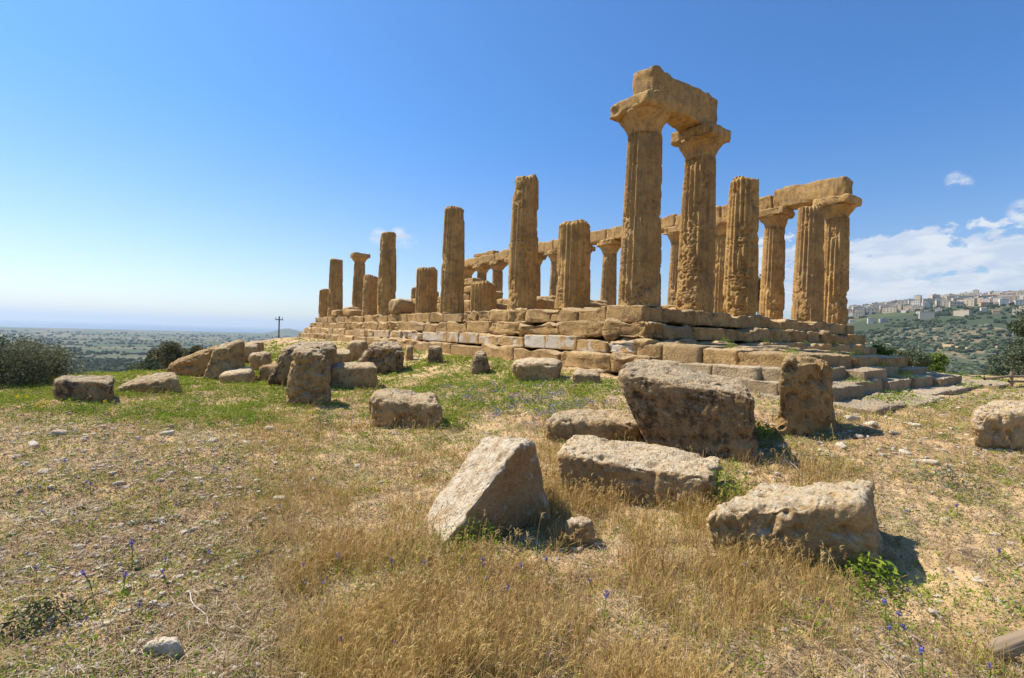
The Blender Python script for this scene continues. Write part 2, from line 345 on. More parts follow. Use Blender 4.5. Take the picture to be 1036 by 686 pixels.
# ------------------------------------------------------------------ temple
temple = empty('temple_ruin', (7.7, 18, -2.0), 'ruined golden limestone Doric temple, roofless, its columns rising from a stepped platform', 'temple')
def part(name, V, F, mat, label=None, parent=temple, smooth=True):
    loc = np.array([V[:, 0].mean(), V[:, 1].mean(), V[:, 2].min()])
    me_o = mk(name, V-loc, F, mat, None, smooth)
    me_o.parent = parent
    base = np.array(parent.matrix_world.translation) if parent is temple else np.array(parent['_w'])
    if parent is temple: base = np.array(temple.location)
    me_o.location = Vector(loc-base); me_o['_w'] = [float(v) for v in loc]
    if label: me_o['label'] = label
    return me_o
NL, NS, SP, SE_ = 13, 6, 3.06, 3.08
XN, YW = 5*SE_, 12*SP
def course_blocks(x0, x1, y0, y1, z0, z1, dep, seed, L0=1.35, sides='SENW', amp=.045, seg=(10, 6, 6), k=34, drop=0., ragged=.06):
    """a ring of rough blocks: outer rectangle x0..x1,y0..y1; dep = block depth"""
    rnd = random.Random(seed); out = []
    def run(a0, a1, fn, s):
        t = a0
        while t < a1-.05:
            ln = min(L0*rnd.uniform(.65, 1.35), a1-t)
            if a1-t-ln < .4: ln = a1-t
            if rnd.random() >= drop:
                g = rnd.choice((0., .003, .006, .014)); o = rnd.uniform(-ragged, ragged*.3)*(.6 if rnd.random() < .8 else 1.8); zt = z1+rnd.choice((0, -.01, -.02, -.05, -.11))
                C = fn(t+g, t+ln-g, o, zt)
                wear = rnd.choice((.4, .6, .9, 1.4, 2.4))
                V, F = hexa(C, seg if s in 'SE' else (5, 4, 4), k if wear < 1.4 else 12)
                V = roughen(V, F, amp*wear, rnd.random()*50, 1., .8); cn_ = sst(gn(V*1.1, 31), .12, .45)*sst(V[:, 2], z1-.28, z1); V[:, 2] -= cn_*.13; out.append((V, F))
            t += ln
    if 'S' in sides: run(y0, y1, lambda a, b_, o, zt: box8(x0-o, x0+dep, a, b_, z0, zt), 'S')
    if 'E' in sides: run(x0+dep+.02, x1, lambda a, b_, o, zt: box8(a, b_, y0-o, y0+dep, z0, zt), 'E')
    if 'N' in sides: run(y0+dep+.02, y1, lambda a, b_, o, zt: box8(x1-dep, x1+o, a, b_, z0, zt), 'N')
    if 'W' in sides: run(x0+dep+.02, x1-dep, lambda a, b_, o, zt: box8(a, b_, y1-dep, y1+o, z0, zt), 'W')
    return out
STEP = [(.78, 0., -.52), (1.18, -.50, -1.02), (1.58, -1.0, -1.47), (2.02, -1.45, -2.0)]
for i, (e, zt, zb) in enumerate(STEP):
    bl = course_blocks(-e, XN+e*.8, -e, YW+e, zb, zt, .95, 40+i, L0=[1.5, 1.7, 1.35, 2.0][i], sides='SENW', drop=.0, seg=(22, 9, 10) if i < 3 else (20, 9, 9), amp=[.05, .06, .04, .055][i])
    V, F = join(bl)
    part('step', V, F, M['plaster'] if i == 2 else M['krepis'], ['top step of golden blocks under the columns', 'second step of cracked brown blocks', 'third step with white crusted patches on its face', 'lowest step of worn brown blocks'][i])
# foundation course, half buried, and the solid floor behind the steps
V, F = join(course_blocks(-2.35, XN+2, -1.6, YW+2.4, -2.5, -1.97, .8, 51, sides='SW', amp=.06, ragged=.18))
part('foundation', V, F, M['krepis'])
fl = []
for ix in range(11):
    for iy in range(24):
        x0 = -.1+ix*1.44; y0 = .1+iy*1.53; zt = -.03+random.uniform(-.03, .01)
        V, F = hexa(box8(x0, x0+1.42, y0, y0+1.51, -1.9, zt), (3, 3, 2), 14); fl.append((V+RNG.normal(size=V.shape)*.006, F))
V, F = join(fl); part('floor', V, F, M['krepis'])

def column_arrays(H, full=True, r0=.665, rt=.53, erode=1., seed=0, na=100, nz=110, tilt=(0, 0), topn=.12, lean=(0, 0), jog=None):
    """fluted, tapered and weather-worn shaft; returns V, F with the base centre at 0"""
    th = np.linspace(0, 2*math.pi, na, endpoint=False); z = np.linspace(0, 1, nz)
    ST = 5.50
    T, Z = np.meshgrid(th, z, indexing='ij')
    Hh = H+tilt[0]*np.cos(T)+tilt[1]*np.sin(T)
    zz = Z*Hh
    Rz = r0+(rt-r0)*(zz/ST)**1.15
    u = (T*20/(2*math.pi)) % 1
    P0 = np.stack([np.cos(T)*.6, np.sin(T)*.6, zz], -1).reshape(-1, 3)
    er = fbm(P0*np.array([1.3, 1.3, .8]), 3, seed).reshape(T.shape)
    Er = sst(er+erode*.18*(1.4*np.exp(-zz/1.1)+.35*np.clip(np.cos(T-math.radians(200)), 0, 1)+ (.4*sst(zz/H, .86, 1) if not full else 0)), .17, .36)
    fl_ = .082*(1-(2*u-1)**2)*(1-.92*Er)
    d = -fl_-Er*erode*.055
    d = d+(.18+Er*1.2)*erode*(.018*gn(P0*3, seed+1)+.012*gn(P0*8, seed+2)).reshape(T.shape)+Er*erode*(.035*gn(P0*np.array([2.2, 2.2, 3.4]), seed+4)).reshape(T.shape)
    pit = (gn(P0*7, seed+5)).reshape(T.shape); d = d-Er*.05*sst(pit, .2, .5)
    d = d-.022*erode*(.35+Er)*sst(1-np.abs(gn(P0*np.array([2.5, 2.5, 9]), seed+15)).reshape(T.shape)*2.5, .75, 1)-.03*erode*sst(gn(P0*13, seed+16).reshape(T.shape), .28, .6)*(.3+Er)+.006*erode*gn(P0*26, seed+17).reshape(T.shape)
    js = [1.45, 2.9, 4.35] if jog is None else jog
    wob = (gn(P0*1.5, seed+9)*.03).reshape(T.shape)
    for j in js: d = d-.034*np.exp(-((zz+wob-j-.1*math.sin(seed+j))/.018)**2)
    if not full:
        top = sst(H-zz, .16, 0.); d = d-top**2*.09
    r = Rz+d
    X = r*np.cos(T)+lean[0]*zz; Y = r*np.sin(T)+lean[1]*zz
    if not full: zz = zz+topn*sst(zz/H, .8, 1)*(gn(P0*np.array([1.6, 1.6, 0])+5, seed+7)).reshape(T.shape)
    V = np.stack([X, Y, zz], -1)
    # top cap rings
    rings = []
    topc = V[:, -1]; cen = topc.mean(0)
    for q in (.82, .6, .35, .12):
        rg = cen+(topc-cen)*q; rg[:, 2] += .05*gn(rg*4, seed+8)+(1-q)*.02; rings.append(rg)
    V = np.concatenate([V.transpose(1, 0, 2).reshape(-1, 3)]+rings)
    nr = nz+4; I = np.arange(na*nr).reshape(nr, na); J = np.roll(I, -1, 1)
    F = np.stack([I[:-1], J[:-1], J[1:], I[1:]], -1).reshape(-1, 4)
    c = len(V); V = np.vstack([V, [cen+[0, 0, .02]]]); k = I[-1]; kj = J[-1]
    F = np.vstack([F, np.stack([k, kj, np.full(na, c), np.full(na, c)], -1)])
    return V, F
def fixq(F):
    t = F[:, 2] == F[:, 3]; return [F[~t], F[t][:, :3]]
def capital_arrays(seed, z0=5.70, worn=.5, na=72, s=.90):
    th = np.linspace(0, 2*math.pi, na, endpoint=False)
    prof = [(.53, 0), (.56, .02), (.54, .06), (.57, .10), (.62, .22), (.70, .36), (.79, .48), (.87, .58), (.87, .64), (.5, .65), (.05, .65)]
    prof = np.array(prof); pz = np.interp(np.linspace(0, 1, 30), np.linspace(0, 1, len(prof)), prof[:, 1]); pr = np.interp(np.linspace(0, 1, 30), np.linspace(0, 1, len(prof)), prof[:, 0])
    T, Rr = np.meshgrid(th, pr, indexing='xy'); Zr = np.repeat(pz[:, None], na, 1)
    V = np.stack([Rr*np.cos(T), Rr*np.sin(T), Zr+z0], -1).reshape(-1, 3)
    I = np.arange(na*30).reshape(30, na); J = np.roll(I, -1, 1); F = np.stack([I[:-1], J[:-1], J[1:], I[1:]], -1).reshape(-1, 4)
    ch = sst(gn(V*np.array([1.4, 1.4, 1.4]), seed+3), .0, .35)
    rr_ = np.hypot(V[:, 0], V[:, 1]); sc2 = 1-ch*worn*.22*(rr_ > .55)
    V[:, 0] *= sc2; V[:, 1] *= sc2
    V += np.stack([gn(V*4, seed), gn(V*4, seed+1), gn(V*4, seed+2)], -1)*.022
    V[:, :2] *= np.where(rr_ > .52, .35+.65*s/.9, 1.)[:, None] if s < .85 else 1.
    A, FA = hexa(box8(-s, s, -s, s, z0+.63, z0+1.03), (22, 22, 7), 16)
    # chipped corners and edges
    cr = np.minimum(np.abs(A[:, 0]), np.abs(A[:, 1]))/s
    bite = sst(gn(A*1.7, seed+6)+.35*cr*worn, .22, .5)*worn
    A[:, 0] *= 1-.20*bite*cr; A[:, 1] *= 1-.20*bite*cr
    A = roughen(A, FA, .05*(.4+worn), seed, .9, .6)
    return join([(V, F), (A, FA)])
def add_column(x, y, H, full, label=None, seed=0, erode=1., na=100, nz=110, cap=False, capworn=.5, caps_=.83, z=0., r0=.665, **k):
    V, F = column_arrays(H, full, erode=erode, seed=seed, na=na, nz=nz, r0=r0, **k)
    o = mk('column', V, fixq(F), M['temple']); o.parent = temple; o.location = Vector((x, y, z-.02))-temple.location
    if label: o['label'] = label
    if cap:
        V, F = capital_arrays(seed, 5.37, capworn, 72 if na > 60 else 40, caps_)
        c = mk('capital', V, F, M['temple']); c.parent = o
    return o
HS = 5.40
# east front, from the near corner
add_column(0, 0, HS, True, 'tall fluted corner column nearest the viewer, carrying a capital', 3, 1.25, 140, 190, True, .6)
add_column(SE_, 0, HS, True, 'second tall column of the front, deeply eroded foot and chipped capital', 8, 1.3, 140, 190, True, .9, .73)
add_column(2*SE_, 0, 5.4, False, 'tall shaft without a capital, heavily pitted top', 14, 1.6, 130, 170, tilt=(-.05, .08), lean=(-.004, 0))
add_column(4*SE_, 0, 5.45, False, 'plain-topped fluted shaft beside the far corner column', 21, 1.0, 120, 140, tilt=(.05, -.1))
add_column(5*SE_, 0, HS, True, 'far corner column with capital under the end of the long beam', 27, 1.5, 120, 140, True, .8)
# south side
for i, H, lab in ((1, 3.18, 'short thick stump with flat top beside the corner column'), (2, 5.62, 'lone tall shaft without capital, rounded broken top'), (3, 1.42, 'low square-looking stump between two tall shafts'), (4, 5.55, 'tall shaft made of visible drums, third drum line near its top'),
                  (5, 2.65, 'half height fluted stump beside the tall drum shaft'), (7, 5.68, 'tall leaning-looking shaft behind the round boulder'), (8, 2.95, 'half height stump with flat top, left of a tall shaft'), (11, 5.2, 'slim shaft near the far left end'), (12, 2.65, 'low stump at the far left corner')):
    add_column(0, i*SP, H, False, lab, 30+i, 1.0 if i > 2 else 1.15, 110 if i < 6 else 80, int(30+18*H) if i < 6 else int(20+10*H), tilt=(random.uniform(-.05, .05), random.uniform(-.06, .06)), topn=.16 if i == 2 else .09,
               jog=[1.6, 4.42] if i == 4 else None)
# north side, all with capitals and the long beam
for i in range(1, 13):
    add_column(XN, i*SP, HS, True, None, 60+i, 1.4 if i < 6 else 1., 80 if i < 6 else 60, 80 if i < 6 else 50, True, .7)
# west end
add_column(SE_, YW, HS, True, 'far thin column with a worn capital, behind the left stumps', 80, 1., 60, 60, True, 1.)
add_column(3*SE_, YW, 3.6, False, None, 82, 1., 60, 50)
add_column(2.45*SE_, YW-1.2, 1.9, False, None, 83, 1., 60, 40)
# architrave
def beam(p0, p1, w_, z0, z1a, z1b, seed, lab=None, amp=.05, endcut=(0, 0), seg=None, k=12):
    p0 = np.array(p0, float); p1 = np.array(p1, float); d = (p1-p0)/np.linalg.norm(p1-p0); n = np.array([-d[1], d[0]])
    def c(p, s, z): return (*(p+n*s*w_/2), z)
    C = [c(p0, -1, z1a), c(p1, -1, z1b), c(p1+d*endcut[1]*0, -1, z0), c(p0, -1, z0), c(p0, 1, z1a), c(p1, 1, z1b), c(p1, 1, z0), c(p0, 1, z0)]
    ln = np.linalg.norm(p1-p0); seg = seg or (max(10, int(ln*12)), 10, 10)
    V, F = hexa(C, seg, k)
    topm = sst(V[:, 2], z0+.45, max(z1a, z1b)); V[:, 2] -= topm*(np.clip(gn(V*np.array([.9, .9, 0])+seed, seed)+.15, 0, 1)*.17+.05*gn(V*3.2, seed+1))
    V = roughen(V, F, amp, seed, 1., .6)
    return part('architrave_block', V, F, M['temple'], lab)
ZA = 6.38
beam((-.17, .02), (SE_+.36, .02), .88, ZA, ZA+1.12, ZA+1.10, 5, 'single massive beam joining the two nearest columns', .045, seg=(60, 16, 18), k=16)
ends = [-.55]+[i*SP+random.uniform(-.1, .1) for i in range(1, 13)]+[12*SP+.5]
hts = [1.12, .86, .92, .98, .9, .95, .9, .98, .9, 1.0, .9, .85, .8]
for i in range(12):
    a, b_ = ends[i]+.015, ends[i+1]-.015
    lab = 'smooth squared end block of the long beam' if i == 0 else None
    beam((XN, a), (XN, b_), 1.0, ZA, ZA+hts[i], ZA+hts[i]+random.uniform(-.12, .1), 90+i, lab, .06, seg=(34, 10, 10) if i < 5 else (16, 6, 6), k=16)
beam((XN, 8.4*SP), (XN, 9.2*SP), .9, ZA+.93, ZA+1.75, ZA+1.6, 120, 'extra block standing on the long beam', .06, seg=(14, 8, 8))
beam((XN, 10.1*SP), (XN, 11.4*SP), .8, ZA+.9, ZA+1.3, ZA+1.25, 121, None, .05, seg=(14, 8, 6))
# cella walls: low stacked courses
def wall(x0, y0, x1, y1, heights, seed, lab, th=.75, L0=1.1):
    rnd = random.Random(seed); out = []; n = np.hypot(x1-x0, y1-y0); dx, dy = (x1-x0)/n, (y1-y0)/n
    lvl = 0
    while True:
        t = 0; any_ = False
        while t < n-.2:
            ln = min(L0*rnd.uniform(.7, 1.3), n-t); h = np.interp(t+ln/2, np.linspace(0, n, len(heights)), heights)
            if lvl*.5+.3 <= h+rnd.uniform(-.12, .12):
                any_ = True; o = rnd.uniform(-.05, .05); z0 = lvl*.5-.02; z1 = z0+.49
                q = lambda tt, s, z: (x0+dx*tt-dy*s, y0+dy*tt+dx*s, z)
                C = [q(t+.012, -th/2+o, z1), q(t+ln-.012, -th/2+o, z1), q(t+ln-.012, -th/2+o, z0), q(t+.012, -th/2+o, z0), q(t+.012, th/2+o, z1), q(t+ln-.012, th/2+o, z1), q(t+ln-.012, th/2+o, z0), q(t+.012, th/2+o, z0)]
                V, F = hexa(C, (7, 5, 5), 8); out.append((roughen(V, F, .07, rnd.random()*60, .8, .5), F))
            t += ln
        lvl += 1
        if not any_ or lvl > 8: break
    V, F = join(out); return part('cella_wall', V, F, M['temple'], lab)
wall(3.6, 33, 3.6, 7.6, [1.0, 1.4, .9, 1.3, 2.1, 1.5, 2.6, 2.2, .9, 1.0, .6], 5, 'rough inner wall of stacked blocks seen between the columns')
wall(11.9, 33, 11.9, 6, [1.2, 1.6, 2., 2.0, 1.7, 2.2, 1.6, 1.2, 1.0, .8], 6, 'farther inner wall of stacked blocks')
wall(3.6, 32.5, 11.9, 32.5, [1.4, 2.0, 1.3, 1.6], 7, None)
wall(3.9, 8.4, 11.6, 8.4, [1.2, .8, .5, .9], 8, None)
# forecourt: broad courses running north in front of the east side
FC = [(-1.62, 5.5, -5.25, -1.2, -1.24, -1.55), (-2.05, 6.0, -5.75, -2.0, -1.52, -1.80), (-2.35, 5.6, -6.2, -3.0, -1.78, -2.05), (-2.6, 9.5, -7.0, -4.0, -2.04, -2.40)]
for i, (x0, x1, y0, y1, zt, zb) in enumerate(FC):
    out = []; rnd = random.Random(70+i)
    # several rows of slabs going back from the east edge
    yy = y0; row = 0
    while yy < y1-.1:
        dep = min(rnd.uniform(.8, 1.2), y1-yy); xx = x0+rnd.uniform(-.05, .1)
        xend = x1+rnd.uniform(-1.3, .3)
        while xx < xend:
            ln = rnd.uniform(1.1, 2.6); zz = zt+rnd.uniform(-.05, .0)-(.10*max(0, (xx-x0)/(x1-x0)-.3) if i < 2 else 0)+(.05*row if i == 0 else 0); o = rnd.uniform(-.28, .2) if row == 0 else 0
            V, F = hexa(box8(xx+.012, xx+ln-.012, yy+o+.012, yy+dep-.012, zb-.1, zz), (24, 12, 8) if row < 2 else (9, 6, 4), 30)
            out.append((roughen(V, F, .045, rnd.random()*60, 1., .4), F)); xx += ln
        yy += dep; row += 1
    V, F = join(out); part('forecourt_step', V, F, M['slab'] if i else M['krepis'], ['upper forecourt course of flat worn slabs', 'second forecourt course with grey lichened faces', 'third forecourt course, dark and broken', 'lowest forecourt course of wide pale paving slabs'][i])

# ------------------------------------------------------------------ fallen blocks
def put_rock(name, V, F, mat, label, cat, group=None):
    loc = np.array([V[:, 0].mean(), V[:, 1].mean(), V[:, 2].min()])
    return tag(mk(name, V, F, M[mat], loc=loc), label, cat, group)
def block(name, label, front, backtop, base, thick, mat='rock_mid', seg=(26, 20, 20), k=7, amp=.05, seed=1, pits=.7, strata=0., cat='stone block', group=None, tops=1.0, sink=.16, backshift=0, dl=0., dr=0., basex=None, sc_=1.0):
    """front = four corners of the near face as seen (TL TR BR BL), backtop = far upper edge (L, R);
    base = (px,py) where the near face meets the ground; thick = metres front to back; dl/dr push the left/right edge away"""
    g = ground_at(*base); dep = float((g-CAM)@FW)
    dd = [dl, dr, dr, dl]
    C = [at(p[0], p[1], dep+q) for p, q in zip(front, dd)]
    B = [at(p[0], p[1], dep+thick+q) for p, q in zip(backtop, (dl, dr))]
    for i in (2, 3):                                             # bury the foot
        C[i] = C[i]-np.array([0, 0, sink])
    bl = []
    for i in (1, 0):
        q = B[i].copy(); hor = (C[2]-C[1]) if i == 1 else (C[3]-C[0])
        q[:2] += hor[:2]*.6; q[2] = float(G(q[0], q[1]))-.15; bl.append(q)
    V, F = hexa([C[0], C[1], C[2], C[3], B[0], B[1], bl[0], bl[1]], seg, k)
    V = roughen(V, F, amp, seed, sc_, pits, strata)
    return put_rock(name, V, F, mat, label, cat, group)
FB = 'fallen blocks lying before the temple'
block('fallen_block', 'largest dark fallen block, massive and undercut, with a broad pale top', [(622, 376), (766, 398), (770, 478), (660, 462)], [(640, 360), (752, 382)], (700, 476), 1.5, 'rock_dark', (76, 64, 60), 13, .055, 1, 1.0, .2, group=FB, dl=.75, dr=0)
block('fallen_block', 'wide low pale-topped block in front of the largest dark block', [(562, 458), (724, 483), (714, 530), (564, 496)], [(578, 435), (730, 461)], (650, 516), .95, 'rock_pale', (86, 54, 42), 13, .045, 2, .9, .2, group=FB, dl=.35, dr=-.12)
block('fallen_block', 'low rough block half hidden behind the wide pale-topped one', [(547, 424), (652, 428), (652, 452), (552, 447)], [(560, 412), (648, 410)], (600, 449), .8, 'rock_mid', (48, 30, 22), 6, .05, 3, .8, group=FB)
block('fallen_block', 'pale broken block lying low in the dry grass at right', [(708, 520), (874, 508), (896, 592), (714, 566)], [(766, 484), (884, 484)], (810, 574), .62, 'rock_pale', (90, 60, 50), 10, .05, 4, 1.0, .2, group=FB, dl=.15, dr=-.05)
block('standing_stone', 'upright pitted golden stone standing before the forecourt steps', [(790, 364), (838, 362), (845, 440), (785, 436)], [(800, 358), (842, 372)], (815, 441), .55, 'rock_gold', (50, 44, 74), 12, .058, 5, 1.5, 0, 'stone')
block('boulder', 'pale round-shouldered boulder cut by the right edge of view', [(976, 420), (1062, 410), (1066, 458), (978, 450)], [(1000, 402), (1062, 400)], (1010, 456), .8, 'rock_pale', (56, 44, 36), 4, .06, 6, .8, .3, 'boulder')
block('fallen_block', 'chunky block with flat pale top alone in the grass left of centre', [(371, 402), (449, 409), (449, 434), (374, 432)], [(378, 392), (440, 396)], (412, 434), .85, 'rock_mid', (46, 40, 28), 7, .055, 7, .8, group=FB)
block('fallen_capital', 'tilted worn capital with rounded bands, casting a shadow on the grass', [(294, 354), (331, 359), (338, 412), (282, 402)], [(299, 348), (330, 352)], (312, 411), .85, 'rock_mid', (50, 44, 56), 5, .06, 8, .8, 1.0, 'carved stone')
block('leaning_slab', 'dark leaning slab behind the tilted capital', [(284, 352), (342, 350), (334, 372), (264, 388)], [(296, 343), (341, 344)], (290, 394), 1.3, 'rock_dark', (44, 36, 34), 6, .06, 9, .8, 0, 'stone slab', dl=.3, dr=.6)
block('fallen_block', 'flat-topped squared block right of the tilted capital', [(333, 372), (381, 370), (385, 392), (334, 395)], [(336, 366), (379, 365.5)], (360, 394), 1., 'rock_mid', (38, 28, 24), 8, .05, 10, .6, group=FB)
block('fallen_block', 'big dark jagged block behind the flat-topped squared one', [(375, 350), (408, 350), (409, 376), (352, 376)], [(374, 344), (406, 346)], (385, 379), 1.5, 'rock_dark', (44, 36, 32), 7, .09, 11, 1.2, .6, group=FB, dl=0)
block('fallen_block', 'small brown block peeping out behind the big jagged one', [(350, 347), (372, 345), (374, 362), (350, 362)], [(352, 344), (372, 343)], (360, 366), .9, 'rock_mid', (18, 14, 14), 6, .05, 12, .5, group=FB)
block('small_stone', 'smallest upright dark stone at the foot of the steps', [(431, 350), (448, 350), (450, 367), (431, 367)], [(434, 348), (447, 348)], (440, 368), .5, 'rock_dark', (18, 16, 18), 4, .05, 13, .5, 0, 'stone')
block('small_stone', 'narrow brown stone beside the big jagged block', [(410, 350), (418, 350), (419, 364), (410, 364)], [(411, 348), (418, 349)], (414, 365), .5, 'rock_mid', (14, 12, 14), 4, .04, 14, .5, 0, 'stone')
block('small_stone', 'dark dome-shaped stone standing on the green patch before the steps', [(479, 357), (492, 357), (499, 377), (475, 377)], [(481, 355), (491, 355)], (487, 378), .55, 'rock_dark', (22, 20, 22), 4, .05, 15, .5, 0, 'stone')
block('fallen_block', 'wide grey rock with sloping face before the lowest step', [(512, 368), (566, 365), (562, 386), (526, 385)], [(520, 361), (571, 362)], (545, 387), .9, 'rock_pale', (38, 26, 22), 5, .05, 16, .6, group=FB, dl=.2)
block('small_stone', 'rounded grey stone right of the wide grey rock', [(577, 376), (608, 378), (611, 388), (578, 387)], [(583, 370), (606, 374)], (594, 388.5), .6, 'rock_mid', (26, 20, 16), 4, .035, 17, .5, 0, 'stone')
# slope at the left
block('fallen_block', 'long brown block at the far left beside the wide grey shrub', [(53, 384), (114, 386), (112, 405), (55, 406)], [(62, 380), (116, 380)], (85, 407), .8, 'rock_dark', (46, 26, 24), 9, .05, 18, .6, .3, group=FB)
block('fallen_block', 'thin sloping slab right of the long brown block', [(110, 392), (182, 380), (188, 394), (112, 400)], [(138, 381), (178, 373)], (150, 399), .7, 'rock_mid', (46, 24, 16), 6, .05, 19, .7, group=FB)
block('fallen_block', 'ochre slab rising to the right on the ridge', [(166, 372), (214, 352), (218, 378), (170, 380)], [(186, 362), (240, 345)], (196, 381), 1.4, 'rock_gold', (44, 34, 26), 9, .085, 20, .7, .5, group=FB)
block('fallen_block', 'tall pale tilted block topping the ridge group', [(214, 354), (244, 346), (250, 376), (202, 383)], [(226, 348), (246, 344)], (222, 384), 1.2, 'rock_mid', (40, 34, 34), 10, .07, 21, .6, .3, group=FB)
block('fallen_block', 'low flat pale slab at the foot of the ridge group', [(219, 380), (252, 374), (260, 386), (221, 388)], [(232, 371), (258, 369)], (238, 388), .8, 'rock_pale', (30, 20, 12), 5, .035, 22, .5, group=FB)
block('fallen_block', 'small block at the back of the ridge group', [(248, 348), (267, 345), (268, 356), (250, 357)], [(252, 345.5), (266, 344)], (258, 364), .9, 'rock_mid', (18, 12, 12), 7, .05, 23, .5, group=FB)
block('fallen_block', 'irregular brown block between ridge group and leaning slab', [(250, 358), (274, 358), (272, 373), (254, 371)], [(254, 355), (274, 355)], (262, 375), .9, 'rock_mid', (20, 16, 14), 5, .06, 24, .5, group=FB)
block('fallen_block', 'half hidden block behind the tall pale tilted one', [(236, 349), (262, 350), (262, 362), (238, 362)], [(240, 346), (260, 347)], (250, 368), 1.1, 'rock_mid', (18, 14, 12), 7, .06, 26, .5, group=FB)
block('fallen_block', 'small ochre block in front of the leaning slab', [(262, 372), (282, 368), (282, 384), (262, 384)], [(264, 368), (281, 365)], (270, 386), .5, 'rock_gold', (18, 14, 12), 6, .05, 27, .5, group=FB)
block('fallen_block', 'low block bridging the leaning slab and the big jagged one', [(330, 358), (356, 356), (358, 370), (330, 370)], [(333, 354), (354, 353)], (344, 374), .9, 'rock_mid', (20, 14, 12), 7, .06, 28, .5, group=FB)
# wedge-shaped block: pale sloping face to the left, shaded end to the right
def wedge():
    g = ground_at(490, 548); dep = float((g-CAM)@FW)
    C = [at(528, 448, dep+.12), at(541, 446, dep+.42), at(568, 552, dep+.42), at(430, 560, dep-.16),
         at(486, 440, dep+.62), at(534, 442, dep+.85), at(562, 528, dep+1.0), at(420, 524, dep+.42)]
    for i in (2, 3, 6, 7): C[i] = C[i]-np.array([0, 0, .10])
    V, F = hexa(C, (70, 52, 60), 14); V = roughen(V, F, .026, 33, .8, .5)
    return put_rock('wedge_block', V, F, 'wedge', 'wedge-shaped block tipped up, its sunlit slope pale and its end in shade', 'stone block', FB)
M['wedge'] = stone('tooled_limestone', (.46, .30, .15), (.37, .225, .10), (.24, .14, .06), top=(.72, .61, .44), topw=.9, tz=(.12, .42), lichen=(.42, .43, .38), lw=.4, sc_=1.6, bstr=.8, bdist=.02)  # upward faces coloured paler, putting the slope's sunlit brightness into the stone colour
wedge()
block('small_stone', 'rough small rock in the shadow right of the wedge-shaped block', [(566, 528), (600, 524), (608, 552), (570, 556)], [(576, 521), (598, 522)], (590, 554), .3, 'rock_pale', (30, 22, 22), 4, .03, 25, .8, 0, 'stone')
block('small_stone', 'pale knobbly elongated stone lying on bare soil at lower left', [(141, 652), (184, 646), (186, 662), (144, 668)], [(148, 646), (182, 642)], (160, 666), .07, 'pebble', (30, 16, 16), 4, .008, 91, .4, 0, 'stone', sink=.02, sc_=.12)
# boulder and rubble lying on the stylobate
def free_rock(name, c, dims, mat, label, cat, seed, k=4, seg=(22, 20, 18), amp=.06, rz=0., pits=.5, group=None):
    a, b_, h = dims; V, F = hexa(box8(-a/2, a/2, -b_/2, b_/2, 0, h), seg, k); V = roughen(V+seed, F, amp, seed, 1., pits)-seed
    cz, sz = math.cos(rz), math.sin(rz); V = np.stack([V[:, 0]*cz-V[:, 1]*sz, V[:, 0]*sz+V[:, 1]*cz, V[:, 2]], -1)+np.array(c)
    return put_rock(name, V, F, mat, label, cat, group)
free_rock('boulder', (-.35, 5.9*SP, -.04), (1.35, 1.5, .98), 'rock_mid', 'rounded dark boulder sitting on the top step between columns', 'boulder', 61, 3.4)
for i, (dy, dx, s) in enumerate(((9.05, -.2, (1.2, 1.4, .55)), (9.55, .1, (1.2, 1.3, .8)), (10.2, -.3, (1.1, 1.6, .6)))):
    free_rock('rubble_block', (dx, dy*SP, -.04), s, 'temple', ['low rubble lump on the top step beside a half height stump', 'highest of the three rubble lumps on the top step', 'rubble lump on the top step beside the slim shaft'][i], 'stone', 63+i, 4.5, (14, 14, 10))
for i, (x, y, s) in enumerate(((2.0, 7.6, (1.3, 1.7, .75)), (1.8, 10.6, (1.2, 1.2, .6)), (2.2, 4.3, (1.1, 1.5, .4)), (7.2, 3.1, (1.4, 1.6, .45)), (2.1, 13.6, (1.0, 1.3, .9)))):
    free_rock('rubble_block', (x, y, -.05), s, 'temple', ['tumbled block inside the colonnade behind the short thick stump', 'tumbled block inside the colonnade behind the lone tall shaft', 'low tumbled block just behind the near corner column', 'low tumbled block behind the third front column', 'tumbled block behind the low square-looking stump'][i], 'stone', 73+i, 5, (14, 14, 10))

# ------------------------------------------------------------------ vegetation helpers
def attr_mat(name, cols, rough=.9, trans=.0, spec=.1):
    """leaf / blade material: colour varies from blade to blade through the 'rnd' attribute"""
    m, nt, b, geo, o = newmat(name)
    a = N(nt, 'ShaderNodeAttribute', attribute_name='rnd'); cr = N(nt, 'ShaderNodeValToRGB'); L(nt, a.outputs['Fac'], cr.inputs[0])
    while len(cr.color_ramp.elements) < len(cols): cr.color_ramp.elements.new(.5)
    for i, (e, c) in enumerate(zip(cr.color_ramp.elements, cols)): e.position = i/(len(cols)-1); e.color = (*c, 1)
    L(nt, cr.outputs[0], b.inputs['Base Color']); b.inputs['Roughness'].default_value = rough; b.inputs['Specular IOR Level'].default_value = spec
    if trans:
        t = N(nt, 'ShaderNodeBsdfTranslucent'); L(nt, cr.outputs[0], t.inputs[0]); mx = N(nt, 'ShaderNodeMixShader'); mx.inputs[0].default_value = trans
        L(nt, b.outputs[0], mx.inputs[1]); L(nt, t.outputs[0], mx.inputs[2]); L(nt, mx.outputs[0], o.inputs[0])
    return m
M['dry'] = attr_mat('dry_grass_straw', [(.22, .12, .04), (.45, .28, .09), (.66, .47, .19), (.50, .31, .10), (.32, .28, .07)], trans=.3)
M['litter'] = attr_mat('dead_stalks', [(.09, .06, .035), (.25, .165, .09), (.42, .30, .17), (.58, .48, .33)])
M['green'] = attr_mat('low_green_herbs', [(.07, .12, .015), (.15, .24, .025), (.27, .35, .04), (.42, .43, .07)], trans=.3)
